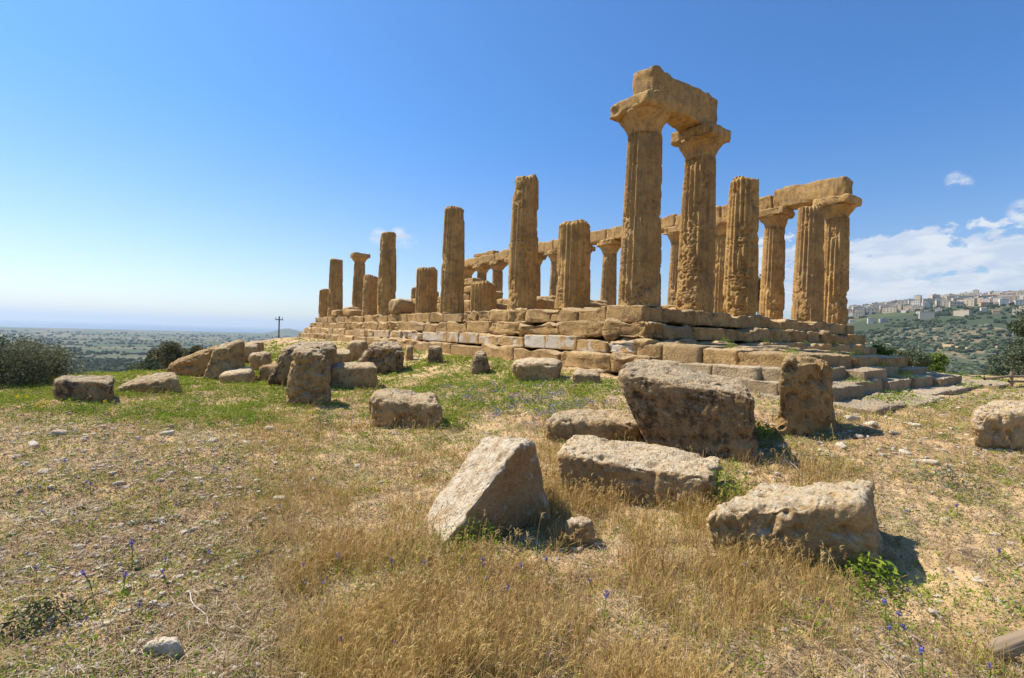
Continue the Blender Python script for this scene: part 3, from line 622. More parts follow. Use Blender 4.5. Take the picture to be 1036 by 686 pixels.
M['yellowgreen'] = attr_mat('yellow_green_herbs', [(.22, .26, .03), (.36, .36, .05), (.48, .42, .07), (.30, .25, .07)], trans=.3)
M['purple'] = attr_mat('violet_petals', [(.12, .10, .30), (.22, .18, .44), (.34, .30, .52), (.16, .20, .30)])
M['leaf_dark'] = attr_mat('dark_evergreen_leaves', [(.03, .045, .018), (.055, .075, .028), (.09, .11, .045), (.13, .14, .07)], trans=.15)
M['leaf_olive'] = attr_mat('silvery_olive_leaves', [(.06, .08, .045), (.11, .135, .075), (.17, .19, .11), (.24, .25, .16)], trans=.15)
M['leaf_bush'] = attr_mat('fresh_bush_leaves', [(.06, .10, .02), (.12, .18, .03), (.19, .26, .05), (.27, .31, .08)], trans=.2)
M['leaf_brown'] = attr_mat('grey_brown_scrub_leaves', [(.06, .055, .03), (.11, .10, .05), (.17, .15, .08), (.22, .20, .12)], trans=.1)
M['leaf_scrub'] = attr_mat('pale_scrub_leaves', [(.06, .065, .035), (.13, .135, .07), (.22, .215, .12), (.31, .29, .18)], trans=.2)
m, nt_, b, geo, _ = newmat('grey_bark'); L(nt_, MIX(nt_, noi(nt_, geo.outputs['Position'], 9, 6), (.07, .05, .035), (.20, .16, .12)), b.inputs['Base Color']); M['bark'] = m
def ribbons(B, h, wd, lean, az, droop=.0, rnd=None, twist=None, levels=(0, .42, .78, 1.)):
    """B (n,3) roots; curved tapering blades, 2 quads + 1 tri each"""
    n = len(B); dirv = np.stack([np.cos(az), np.sin(az), az*0], -1); tw = az+math.pi/2 if twist is None else twist
    side = np.stack([np.cos(tw), np.sin(tw), az*0], -1)
    V = np.zeros((n, 7, 3)); k = 0
    for j, t in enumerate(levels):
        c = B+dirv*(h*lean*t**1.7)[:, None]; c[:, 2] += h*t*(1-.35*lean*t)-h*droop*t**3
        if j < 3:
            ww = (wd*(1-.55*t)/2)[:, None]; V[:, k] = c-side*ww; V[:, k+1] = c+side*ww; k += 2
        else: V[:, 6] = c
    o = (np.arange(n)*7)[:, None]
    Q = np.concatenate([o+[0, 1, 3, 2], o+[2, 3, 5, 4]]); T = o+[4, 5, 6]
    A = np.repeat(rnd if rnd is not None else RNG.random(n), 7)
    return V.reshape(-1, 3), Q, T, A
def leaves(Cn, size, rnd, up=.35, asp=.55):
    """Cn (n,3) leaf centres; one small quad each, random facing"""
    n = len(Cn); a = RNG.normal(size=(n, 3)); a[:, 2] *= (1-up); a /= np.linalg.norm(a, axis=1)[:, None]
    b_ = RNG.normal(size=(n, 3)); b_ -= (b_*a).sum(1)[:, None]*a; b_ /= np.linalg.norm(b_, axis=1)[:, None]
    s = size[:, None]
    V = np.stack([Cn-a*s, Cn-b_*s*asp, Cn+a*s, Cn+b_*s*asp], 1).reshape(-1, 3)
    return V, (np.arange(n)*4)[:, None]+[0, 1, 2, 3], np.repeat(rnd, 4)
def scatter(n, s0, s1, lr0=-1.25, lr1=1.25, power=1.):
    """ground points in front of the temple, denser towards the near edge of the meadow"""
    s = s0*(s1/s0)**RNG.random(n) if power == 1. else s0+(s1-s0)*RNG.random(n)**power
    l = s*(lr0+(lr1-lr0)*RNG.random(n))
    x = CAM[0]+s*math.sin(YAW)+l*math.cos(YAW); y = CAM[1]+s*math.cos(YAW)-l*math.sin(YAW)
    return np.stack([x, y], -1), s, l
def drop(XY):
    P = np.stack([XY[:, 0], XY[:, 1], XY[:, 0]*0], -1); z = G(XY[:, 0], XY[:, 1])
    d = np.hypot(XY[:, 0]-CAM[0], XY[:, 1]-CAM[1]); k = sst(d, 22, 10)
    z = z+(.035*gn(P*4, 21)+.028*gn(P*11, 22)*(1+gn(P*1.2, 24)))*k
    return np.stack([XY[:, 0], XY[:, 1], z], -1)
def clear(XY):
    """keep plants off the masonry"""
    x, y = XY[:, 0], XY[:, 1]
    return ~(((x > -2.15) & (y > -2.0)) | ((x > -2.5) & (y > -7.1) & (x < 9.5)))
def el(s, l, s0, l0, rs, rl): return np.exp(-(((s-s0)/rs)**2+((l-l0)/rl)**2))
def NZ(XY, f, seed): return gn(np.stack([XY[:, 0]*f, XY[:, 1]*f, XY[:, 0]*0+.5], -1), seed)
def dens_dry(XY, s, l):
    q = l/s
    d = 1.0*sst(q, -.66, -.42)*sst(q, .82, .62)*sst(s, 6.2, 4.6)*1.1
    d = np.maximum(d, .55*sst(q, -.75, -.5)*sst(q, .35, .1)*sst(s, 9.5, 6.))
    d = np.maximum(d, .30*sst(q, .5, .7)*sst(s, 10, 7)*sst(NZ(XY, .9, 31), -.1, .4)*1.2)
    d = np.maximum(d, .30*sst(s, 4, 6)*sst(s, 14, 10)*sst(NZ(XY, .6, 32), .0, .4))
    bare = np.maximum(.75*sst(s, 2.9, 2.1)*sst(NZ(XY, 2.2, 37), -.35, .1), el(s, l, 3.1, 2.95, .75, .55)); bare = np.maximum(bare, np.maximum(el(s, l, 5.6, 4.6, 1.1, 1.1)*.8, el(s, l, 2.6, -2.5, .9, 1.0)))
    d = d*(1-bare*1.2)*(1-.85*sst(q, -.42, -.62)*sst(s, 7.5, 6.5)*.9)
    return np.clip(d*(.50+.75*NZ(XY, .8, 33)+.75*NZ(XY, 2.6, 34)), 0, 1)
# --- dry grass
XY, s, l = scatter(200000, 1.7, 16)
k = (RNG.random(len(XY)) < dens_dry(XY, s, l)) & clear(XY); XY, s, l = XY[k], s[k], l[k]
XY = np.repeat(XY, 3, 0)+RNG.normal(size=(len(XY)*3, 2))*.02; s = np.repeat(s, 3); l = np.repeat(l, 3)
tall = .5+.5*sst(NZ(XY, .7, 35)+.55*sst(l/s, .0, .35)*sst(l/s, .75, .5), -.2, .6)
n = len(XY); h = (.05+.24*RNG.random(n)**1.7)*tall*(1+.15*sst(s, 2, 5)); B = drop(XY); B[:, 2] -= .01
azb = RNG.random(n)*6.283; azb = np.where(RNG.random(n) < .5, R(20)+RNG.normal(size=n)*.8, azb)
hue = np.clip(.5+.35*NZ(XY, 1.1, 36)+RNG.normal(size=n)*.22, 0, 1)
V, Q, T, A = ribbons(B, h, 0.0012+.0008*s*(.5+.9*RNG.random(n)), .1+.9*RNG.random(n)**1.6, azb, .12*RNG.random(n), hue, twist=RNG.random(n)*6.283)
tag(mk('dry_grass', V, [Q, T], M['dry'], smooth=False, attr=A), kind='stuff'); print('dry blades', n)
# seed heads of wild barley on the taller stalks
k = (h > .15) & (RNG.random(n) < .22); Bt = B[k]; hh = h[k]; ss = s[k]; m_ = len(Bt); azh = azb[k]
top_ = Bt+np.stack([np.cos(azh)*hh*.45, np.sin(azh)*hh*.45, hh*.82], -1)
Vs, Qs, Ts, As = [], [], [], []; o = 0
for j in range(4):
    a = azh+RNG.normal(size=m_)*.5; v_, q_, t_, a_2 = ribbons(top_+RNG.normal(size=(m_, 3))*.003, .035+.02*RNG.random(m_), .002+.0008*ss, .3+.6*RNG.random(m_), a, .2+.2*RNG.random(m_), np.clip(hue[k]*.6+.1+.2*RNG.random(m_), 0, 1), twist=RNG.random(m_)*6.28)
    Vs.append(v_); Qs.append(q_+o); Ts.append(t_+o); As.append(a_2); o += len(v_)
tag(mk('grass_seed_heads', np.concatenate(Vs), [np.concatenate(Qs), np.concatenate(Ts)], M['dry'], smooth=False, attr=np.concatenate(As)), kind='stuff')
# taller, coarser stalks standing out of the mat
XY, s, l = scatter(15000, 1.8, 9); k = (RNG.random(len(XY)) < dens_dry(XY, s, l)*.55*sst(NZ(XY, 1.1, 38), -.3, .35)+.012) & clear(XY); XY, s = XY[k], s[k]; n = len(XY); B = drop(XY)
h = .16+.20*RNG.random(n); az_ = R(15)+RNG.normal(size=n)*1.1; ln_ = .1+.5*RNG.random(n); hu = np.clip(RNG.random(n)*.9+.08, 0, 1)
V, Q, T, A = ribbons(B, h, .0022+.0007*s, ln_, az_, .05, hu, twist=RNG.random(n)*6.28)
tip = V.reshape(n, 7, 3)[:, 6]; Vs, Qs, Ts, As = [V], [Q], [T], [A]; o = len(V)
for j in range(6):
    v_, q_, t_, a_2 = ribbons(tip-np.array([0, 0, .008*j])+RNG.normal(size=(n, 3))*.002, .022+.016*RNG.random(n), .0032+.0008*s, .4+.9*RNG.random(n), az_+RNG.normal(size=n)*.9, .3*RNG.random(n), np.clip(hu*.5+.1, 0, 1), twist=RNG.random(n)*6.28)
    Vs.append(v_); Qs.append(q_+o); Ts.append(t_+o); As.append(a_2); o += len(v_)
tag(mk('tall_dry_stalks', np.concatenate(Vs), [np.concatenate(Qs), np.concatenate(Ts)], M['dry'], smooth=False, attr=np.concatenate(As)), kind='stuff'); print('stalks', n)
# --- dead stalks and litter lying on the soil
XY, s, l = scatter(230000, 1.7, 13); q = l/s
dl_ = .65+.5*NZ(XY, 1.3, 41)+.35*sst(q, -.35, -.6); bare = np.maximum(el(s, l, 3.1, 2.95, .7, .5), el(s, l, 2.6, -2.6, .8, .8)*.7)
k = (RNG.random(len(XY)) < dl_*(1-bare)) & clear(XY); XY, s = XY[k], s[k]; n = len(XY); B = drop(XY); B[:, 2] += .004
V, Q, T, A = ribbons(B, .02+.07*RNG.random(n)**2, .0018+.0011*s, 1.2+1.3*RNG.random(n), RNG.random(n)*6.283, .12*RNG.random(n), np.clip(.5+.3*NZ(XY, 2, 42)+RNG.normal(size=n)*.25, 0, 1), twist=RNG.random(n)*6.283)
tag(mk('dead_stalks', V, [Q, T], M['litter'], smooth=False, attr=A), kind='stuff')
# --- green herbs: the band on the left, the meadow before the steps, sprigs elsewhere
def herb(name, mat, npt, s0, s1, densf, per, spread, hgt, size, seed, mx=.5):
    XY, s, l = scatter(npt, s0, s1); d = densf(XY, s, l); k = (RNG.random(len(XY)) < d) & clear(XY); XY, s = XY[k], s[k]
    n = len(XY); B = drop(XY); P = np.repeat(B, per, 0); S_ = np.repeat(s, per); m_ = len(P)
    sp_ = spread*(.4+.9*np.repeat(RNG.random(n), per)); off = RNG.normal(size=(m_, 3))*sp_[:, None]*[.8, .8, 0]
    P = P+off; P[:, 2] += np.abs(RNG.random(m_))*hgt*(.3+1.*np.repeat(RNG.random(n), per))
    hue = np.clip(mx+.3*np.repeat(NZ(XY, 1.2, seed), per)+RNG.normal(size=m_)*.2, 0, 1)
    V, Q, A = leaves(P, size*(.5+.9*RNG.random(m_))*(.6+.13*S_), hue, .3)
    return tag(mk(name, V, Q, mat, smooth=False, attr=A), kind='stuff')
def dg(XY, s, l):
    q = l/s
    band_ = sst(s, 7.0, 8.2)*sst(s, 42, 24)*sst(q, -.28, -.45)
    mead = .9*sst(s, 8.0, 9.0)*sst(q, -.45, -.25)*sst(q, .34, .12)+.5*el(s, l, 6.2, -1.6, 1.2, 1.3)
    spr = .11*sst(NZ(XY, 1.7, 51), -.1, .35)+.04+.05*sst(q, -.3, -.5)*sst(NZ(XY, 1.2, 54), 0, .4)+.05*sst(q, .5, .7)*sst(NZ(XY, 1.2, 55), .05, .4)
    return np.clip(np.maximum(band_, mead)*(.45+.8*NZ(XY, .9, 52)+.5*NZ(XY, 3, 53))+spr, 0, 1)
herb('green_herbs', M['green'], 90000, 1.8, 26, dg, 11, .05, .07, .009, 56, .62)
def dy(XY, s, l):
    q = l/s
    return np.clip(.5*sst(s, 7, 8.5)*sst(q, -.2, -.4)*sst(NZ(XY, 1.3, 67), -.1, .3)+.42*sst(q, -.25, -.55)*sst(NZ(XY, 1.4, 61), .12, .5)+.34*sst(NZ(XY, 1.5, 62), -.1, .4)+.05+.30*sst(s, 8, 9)*sst(q, .25, -.2)*sst(NZ(XY, 1.1, 63), .1, .45), 0, 1)
herb('green_undergrowth', M['green'], 80000, 8, 42, dg, 9, .09, .09, .009, 57, .6)
herb('yellow_green_herbs', M['yellowgreen'], 36000, 1.8, 18, dy, 14, .045, .05, .0065, 66)
def dp(XY, s, l): return .9*el(s, l, 10.0, -.2, 1.5, 2.2)*sst(NZ(XY, 1.8, 71), -.1, .4)+.12*el(s, l, 9, 1, 2, 1.2)
herb('violet_flower_carpet', M['purple'], 30000, 7, 14, dp, 6, .05, .12, .009, 76)
# --- gravel
def stones_stuff():
    U, F = cubegrid(2, 2, 2); q = U/(np.sum(np.abs(U)**2.4, axis=1)**(1/2.4))[:, None]
    XY, s, l = scatter(44000, 1.7, 13); qq = l/s
    d = .12+.75*sst(qq, -.4, -.6)*sst(s, 8.5, 7)+.6*sst(qq, .35, .6)*sst(s, 4.5, 6)+.2*sst(NZ(XY, 1.5, 81), .2, .5)
    k = (RNG.random(len(XY)) < d*(.5+.6*NZ(XY, .9, 82)+.3)) & clear(XY); XY, s = XY[k], s[k]; n = len(XY); B = drop(XY)
    sz = (.004+.014*RNG.random(n)**3)*(.7+.16*s)
    dims = sz[:, None]*RNG.uniform(.55, 1.5, (n, 3)); dims[:, 2] *= .6
    a = RNG.random(n)*6.28; ca, sa = np.cos(a), np.sin(a)
    P = q[None]*dims[:, None]*(1+RNG.normal(size=(n, len(q), 1))*.13)
    X = P[..., 0]*ca[:, None]-P[..., 1]*sa[:, None]; Y = P[..., 0]*sa[:, None]+P[..., 1]*ca[:, None]
    V = np.stack([X, Y, P[..., 2]], -1)+B[:, None]+np.array([0, 0, 1])*(dims[:, 2]*.25)[:, None, None]
    Fa = (np.arange(n)*len(q))[:, None, None]+F[None]
    tag(mk('gravel', V.reshape(-1, 3), Fa.reshape(-1, 4), M['pebble'], smooth=False), kind='stuff'); print('gravel', n)
stones_stuff()

# ------------------------------------------------------------------ shrubs and trees
def tube(pts, rad, n=7):
    pts = np.array(pts, float); V = []; 
    for i, p in enumerate(pts):
        t = pts[min(i+1, len(pts)-1)]-pts[max(i-1, 0)]; t /= np.linalg.norm(t)+1e-9
        a = np.cross(t, [.3, .9, .1]); a /= np.linalg.norm(a); b_ = np.cross(t, a)
        th = np.linspace(0, 2*math.pi, n, endpoint=False); V.append(p+rad[i]*(np.cos(th)[:, None]*a+np.sin(th)[:, None]*b_))
    V = np.concatenate(V); I = np.arange(len(V)).reshape(-1, n); J = np.roll(I, -1, 1)
    F = np.stack([I[:-1], J[:-1], J[1:], I[1:]], -1).reshape(-1, 4)
    caps = np.array([[I[e][0], I[e][k], I[e][k+1], I[e][k+1]] for e in (0, -1) for k in range(1, n-1)])
    return V, F
def plant(name, label, cat, loc, w_, h_, mat, nleaf=6000, lsize=.06, trunk_h=.3, seed=1, nclump=26, group=None, flat=.8, tr=.1):
    rg = np.random.default_rng(seed); r = empty(name, tuple(float(v) for v in loc), label, cat, group)
    cl = rg.normal(size=(nclump, 3)); cl /= np.linalg.norm(cl, axis=1)[:, None]; cl *= (rg.random((nclump, 1))**.45)
    cl = cl*[w_/2*.8, w_/2*.8, (h_-trunk_h)/2*.82]+[0, 0, trunk_h+(h_-trunk_h)/2]
    cs = rg.uniform(.16, .34, nclump)*w_*.62
    parts = [tube([(0, 0, -.3), (.05*w_, 0, trunk_h*.6), (0, .04*w_, trunk_h+.25*(h_-trunk_h))], [tr, tr*.8, tr*.5])]
    for k in range(0, nclump, 2): parts.append(tube([(0, .02*w_, max(.05, trunk_h*.7)), cl[k]*[.5, .5, .72]+[0, 0, .02], cl[k]], [tr*.45, tr*.3, tr*.1], 5))
    V, F = join(parts); t = mk('trunk' if trunk_h > .5 else 'stem', V, F, M['bark'], r)
    i = rg.integers(0, nclump, nleaf); d = rg.normal(size=(nleaf, 3)); d /= np.linalg.norm(d, axis=1)[:, None]; d *= (rg.random((nleaf, 1))**.4)
    P = cl[i]+d*cs[i][:, None]*[1, 1, flat]; P[:, 2] = np.maximum(P[:, 2], .03)
    P = P+gn(P*3/w_*2, seed)[:, None]*.05*w_
    hue = np.clip(.45+.3*gn(P*2.2/w_*2, seed+2)+rg.normal(size=nleaf)*.18+.15*(rg.random(nclump)[i]-.5), 0, 1)
    V, Q, A = leaves(P, lsize*(.6+.8*rg.random(nleaf)), hue, .2)
    c = mk('crown', V, Q, M[mat], r, False, attr=A); return r
def on(px, depth, dz=0):
    p = at(px, 343, depth); return np.array([p[0], p[1], float(G(p[0], p[1]))+dz])
def tall_to(px, py, depth):                                     # height above the ground that reaches image row py
    p = at(px, py, depth); return p[2]-float(G(p[0], p[1]))
plant('shrub', 'wide grey thorny shrub cut by the left edge of view', 'shrub', on(2, 11.5, 0), 3.4, tall_to(2, 350, 11.5), 'leaf_scrub', 34000, .026, .1, 3, 40)
plant('shrub', 'smaller grey shrub between the wide grey shrub and the long brown block', 'shrub', on(50, 14.5, 0), 1.3, tall_to(50, 368, 14.5), 'leaf_brown', 5000, .03, .1, 4, 16)
plant('tree', 'round grey green tree just below the ridge at left', 'tree', on(178, 26), 1.9+.6, tall_to(178, 343, 26), 'leaf_scrub', 9000, .06, tall_to(178, 375, 26), 5, 22)
plant('shrub', 'loose pale green bush beside the round grey green tree', 'shrub', on(152, 20), 1.7, tall_to(152, 360, 20), 'leaf_olive', 5000, .045, .3, 6, 18)
plant('shrub', 'grey green bush right of the round grey green tree', 'shrub', on(196, 24), 1.6, tall_to(196, 350, 24), 'leaf_scrub', 4500, .05, .3, 16, 18)
def R_(name, lab, cat, px, d, top, w_, mat, n=5000, ls=.07, seed=1, low=None, grp=None):
    h = max(.5, tall_to(px, top, d)); plant(name, lab, cat, on(px, d), w_, h, mat, n, ls, max(.1, h-w_*.95) if low is None else low, seed, 22, grp, tr=.05+.012*w_)
R_('shrub', 'bright green bush at the end of the temple steps', 'shrub', 893, 25, 347, 1.9, 'leaf_bush', 6000, .045, 7, .2)
R_('shrub', 'low spreading reddish green scrub beyond the forecourt slabs', 'shrub', 922, 22, 353, 2.0, 'leaf_olive', 6000, .04, 8, .1)
R_('shrub', 'second low scrub farther along the forecourt edge', 'shrub', 944, 27, 358, 2.0, 'leaf_bush', 5000, .05, 9, .1)
R_('tree', 'tall olive tree cut by the right edge of view', 'tree', 1050, 34, 300, 6.0, 'leaf_olive', 22000, .085, 10)
R_('tree', 'grey green olive tree lower down in front of the tall one at right', 'tree', 1026, 46, 352, 5.0, 'leaf_olive', 12000, .09, 11)
R_('tree', 'dark conical tree seen between the third front column and the long colonnade', 'tree', 764, 60, 277, 5.5, 'leaf_dark', 10000, .13, 12)
R_('shrub', 'bush showing between the long colonnade and the plain-topped shaft', 'shrub', 797, 52, 305, 3.6, 'leaf_bush', 6000, .10, 13, .3)
for i, (px, d, top, w_, mt) in enumerate(((1004, 95, 364, 7, 'leaf_dark'), (965, 120, 366, 7, 'leaf_dark'), (935, 150, 358, 8, 'leaf_bush'), (985, 160, 360, 8, 'leaf_olive'), (912, 170, 352, 8, 'leaf_dark'), (1012, 190, 352, 9, 'leaf_bush'), (950, 210, 354, 9, 'leaf_dark'), (880, 190, 350, 9, 'leaf_olive'), (975, 250, 350, 10, 'leaf_dark'), (1030, 230, 348, 10, 'leaf_dark'), (900, 260, 348, 10, 'leaf_bush'), (925, 300, 346, 11, 'leaf_dark'))):
    p = on(px, d); h = w_*.8
    lab = {'leaf_dark': 'dark round tree in the valley below the town', 'leaf_bush': 'fresh green tree in the valley below the town', 'leaf_olive': 'silvery olive tree in the valley below the town'}[mt]
    plant('tree', lab, 'tree', p, w_, h, mt, 2600, .26, .8, 20+i, 18, {'leaf_dark': 'dark valley trees', 'leaf_bush': 'fresh green valley trees', 'leaf_olive': 'olive trees in the valley'}[mt])
def wood(name, n, d0, d1, a0, a1, seed, mat, dens, smin=2.2, smax=4.6):
    rg = np.random.default_rng(seed); U, F = cubegrid(3, 3, 3); q = U/(np.sum(np.abs(U)**2.2, axis=1)**(1/2.2))[:, None]
    d = d0*(d1/d0)**rg.random(n); a = R(1)*rg.uniform(a0, a1, n)
    X = CAM[0]+d*np.sin(a+YAW); Y = CAM[1]+d*np.cos(a+YAW)
    P0 = np.stack([X, Y, X*0], -1); k = rg.random(n) < dens(P0, d, np.degrees(a)); X, Y, d = X[k], Y[k], d[k]; n = len(X); Z = G(X, Y)
    sz = rg.uniform(smin, smax, n)*(.8+.00025*d)
    Vq = q[None]*sz[:, None, None]*rg.uniform(.8, 1.25, (n, 1, 3))*np.array([1, 1, .8])
    Vq = Vq*(1+rg.normal(size=(n, len(q), 1))*.17)+np.stack([X, Y, Z+sz*.45], -1)[:, None]
    Fa = (np.arange(n)*len(q))[:, None, None]+F[None]
    hue = np.clip(np.repeat(.4+.28*rg.normal(size=n)*.8, len(q))+rg.normal(size=n*len(q))*.12, 0, 1)
    tag(mk(name, Vq.reshape(-1, 3), Fa.reshape(-1, 4), M[mat], smooth=False, attr=hue), kind='stuff'); print(name, n)
wood('far_woodland', 34000, 70, 5200, -56, 4, 1, 'leaf_dark', lambda P, d, a: np.clip(sst(gn(P/np.array([260., 110, 1]), 3)+.6*gn(P/np.array([45., 45, 1]), 4), .10, .4)+.8*np.exp(-((d-1000)/260)**2)*sst(gn(P/np.array([120., 120, 1]), 13), -.1, .2), 0, 1), 2.0, 4.2)
wood('olive_groves', 9000, 60, 3800, -56, 4, 2, 'leaf_olive', lambda P, d, a: sst(gn(P/np.array([240., 240, 1]), 7), .0, .3)*.6, 1.2, 2.2)
wood('valley_woodland', 26000, 110, 1500, 12, 56, 3, 'leaf_olive', lambda P, d, a: .3+.6*sst(gn(P/np.array([90., 90, 1]), 5), -.25, .3), 2.2, 4.4)
wood('hillside_woodland', 36000, 300, 2600, 8, 56, 4, 'leaf_dark', lambda P, d, a: (.42+.7*(d < 1550)*1.+.25*(d >= 1550))*sst(gn(P/np.array([130., 130, 1]), 6)+.5*gn(P/np.array([40., 40, 1]), 8), -.15, .35), 2.4, 4.6)

# ------------------------------------------------------------------ the town on the hill
def flatmat(name, c, var=.12, rough=.9):
    m, nt, b, geo, _ = newmat(name); n_ = noi(nt, geo.outputs['Position'], .25, 4); L(nt, MIX(nt, n_, tuple(v*(1-var) for v in c), tuple(min(1, v*(1+var)) for v in c)), b.inputs['Base Color']); b.inputs['Roughness'].default_value = rough; return m
M['w_cream'] = flatmat('cream_render', (.60, .48, .32)); M['w_white'] = flatmat('white_render', (.68, .61, .50)); M['w_ochre'] = flatmat('ochre_render', (.52, .37, .21)); M['w_grey'] = flatmat('grey_render', (.44, .38, .31))
M['roof_t'] = flatmat('terracotta_tiles', (.36, .19, .11)); M['roof_f'] = flatmat('flat_roof_felt', (.44, .38, .31)); M['pane'] = flatmat('dark_window_glass', (.06, .07, .08), .1, .3)
def qbox(x0, x1, y0, y1, z0, z1):
    V = np.array([(x, y, z) for x in (x0, x1) for y in (y0, y1) for z in (z0, z1)], float)
    F = np.array([(0, 1, 3, 2), (4, 6, 7, 5), (0, 4, 5, 1), (2, 3, 7, 6), (0, 2, 6, 4), (1, 5, 7, 3)]); return V, F
def house(name, w_, d_, h_, wall_m, pitched, nwx, nwz):
    r = empty(name, (0, 0, 0)); V, F = qbox(-w_/2, w_/2, -d_/2, d_/2, -8, h_); mk('wall', V, F, M[wall_m], r, False)
    if pitched:
        V = np.array([(-w_/2-.4, -d_/2-.4, h_), (w_/2+.4, -d_/2-.4, h_), (w_/2+.4, d_/2+.4, h_), (-w_/2-.4, d_/2+.4, h_), (-w_/2+1.5, 0, h_+d_*.2), (w_/2-1.5, 0, h_+d_*.2)])
        mk('roof', V, [np.array([(0, 1, 5, 4), (2, 3, 4, 5), (3, 2, 1, 0)]), np.array([(1, 2, 5), (3, 0, 4)])], M['roof_t'], r, False)
    else:
        V, F = join([qbox(-w_/2-.25, w_/2+.25, -d_/2-.25, d_/2+.25, h_, h_+.5), qbox(-w_*.15, w_*.12, -2, 2.5, h_+.5, h_+3)]); mk('roof', V, F, M['roof_f'], r, False)
    for i in range(nwx):
        for j in range(nwz):
            x = -w_/2+w_*(i+.5)/nwx; z = 1.2+(h_-1)*j/nwz
            V, F = qbox(x-.8, x+.8, -d_/2-.08, -d_/2+.1, z, z+(h_/nwz)*.5); mk('window', V, F, M['pane'], r, False)
    return r
protos = {}
hr = random.Random(4); cnt = 0
kinds = [('cream apartment block', 'w_cream', 26, 12, 15, 0), ('white apartment block', 'w_white', 22, 12, 13, 0), ('ochre house', 'w_ochre', 15, 11, 8, 1), ('white villa', 'w_white', 13, 10, 7, 1), ('grey flat-roofed house', 'w_grey', 16, 11, 9, 0), ('tall cream tower block', 'w_cream', 15, 13, 24, 0)]
tiers = [(2180, 70, 'along the skyline of the hill'), (2060, 74, 'just below the skyline of the hill'), (1930, 72, 'halfway up the town hill'), (1790, 66, 'on the lower town slope'), (1640, 24, 'at the foot of the town hill')]
for ti, (D, n, where) in enumerate(tiers):
    for j in range(n):
        a = 32.5+(49-32.5)*(j+hr.uniform(-.35, .35))/n
        if hr.random() < .07*ti: continue
        dd = (D+hr.uniform(-45, 45))/math.cos(R(a-36)); ki = hr.choices(range(6), [7, 3, 3, 2, 2, .7])[0]
        lab, wm, w_, d_, h_, pit = kinds[ki]; big = ki in (0, 1, 5) and ti < 4 and hr.random() < .6
        key = (ki, big)
        if key not in protos:
            r = house('apartment_block' if ki in (0, 1, 5) else 'house', w_, d_, h_, wm, pit, 4 if big else 0, 2 if big else 0); protos[key] = r
        else: r = copy_tree(protos[key])
        x = CAM[0]+dd*math.sin(R(a)+YAW); y = CAM[1]+dd*math.cos(R(a)+YAW)
        r.location = (x, y, float(G(x, y))+(.5 if ti else 0)); r.rotation_euler = (0, 0, -(R(a)+YAW)+hr.uniform(-.45, .45)); sx = hr.uniform(.55, 1.25); r.scale = (sx*(1.2 if big else 1), 1, hr.uniform(.8, 1.25))
        L_ = '%s %s%s' % (lab, 'with window rows ' if big else '', where)
        tag(r, L_, 'apartment block' if ki in (0, 1, 5) else 'house', 'houses: '+L_); cnt += 1
print('houses', cnt)

# ------------------------------------------------------------------ pole, fence, timber
M['wood'] = flatmat('weathered_timber', (.30, .22, .14), .35)
p = on(282, 75); top_ = at(282, 320, 75); hP = top_[2]-p[2]
r = empty('utility_pole', tuple(p), 'thin dark utility pole with a crossarm standing beyond the ridge', 'pole')
V, F = tube([(0, 0, -1), (0, 0, hP)], [.13, .10], 10); mk('pole', V, F, M['bark'], r)
V, F = qbox(-.75, .75, -.06, .06, hP-.62, hP-.48); c = mk('crossarm', V, F, M['bark'], r); c.rotation_euler = (0, 0, .6)
for q in (-.65, 0, .65):
    V, F = tube([(0, 0, 0), (0, 0, .35)], [.06, .04], 8); g_ = mk('insulator', V, F, M['w_grey'], c); g_.location = (q, 0, hP-.48)
g = ground_at(1023, 391); r = empty('rail_fence', tuple(g), 'low wooden rail fence by the path at the right edge', 'fence')
def gl(px, py, d): return at(px, py, d)-g
dF = float((g-CAM)@FW)
for px in (1023, 1075):
    a_p = gl(px, 391, dF+.02*(px-1023)); V, F = tube([a_p-[0, 0, .3], a_p+[0, 0, .46]], [.05, .045], 8); mk('post', V, F, M['wood'], r)
for (pa, pb) in (((1021, 381), (1078, 380)), ((996, 383.5), (1023, 380.5)), ((1021, 386), (1078, 385))):
    V, F = tube([gl(*pa, dF+.02*(pa[0]-1023)), gl(*pb, dF+.02*(pb[0]-1023))], [.035, .035], 8); mk('rail', V, F, M['wood'], r)
g = ground_at(1018, 672); dF = float((g-CAM)@FW)
a0, a1 = at(1003, 660, dF+.05), at(1075, 632, dF+.02)
tt = np.linspace(0, 1, 26)[:, None]; V, F = tube(a0+(a1-a0)*tt, .043+.003*np.sin(tt[:, 0]*9), 40)
caps = np.array([[0, k, k+1, k+1] for k in range(1, 39)]); ax_ = (a1-a0)/np.linalg.norm(a1-a0); rel = V-a0; t_ = rel@ax_; rad_ = rel-t_[:, None]*ax_; V = V+rad_*(.10*gn(np.concatenate([rad_*70, t_[:, None]*0], 1)[:, :3], 3)+.05*gn(V*18, 4)+.05*gn(rad_*160, 6))[:, None]
put = mk('timber_post', V, [F, caps[:, :3][:, ::-1]], M['wood'], loc=a0-[0, 0, .04]); tag(put, 'weathered round timber lying in the grass at the lower right corner', 'timber')

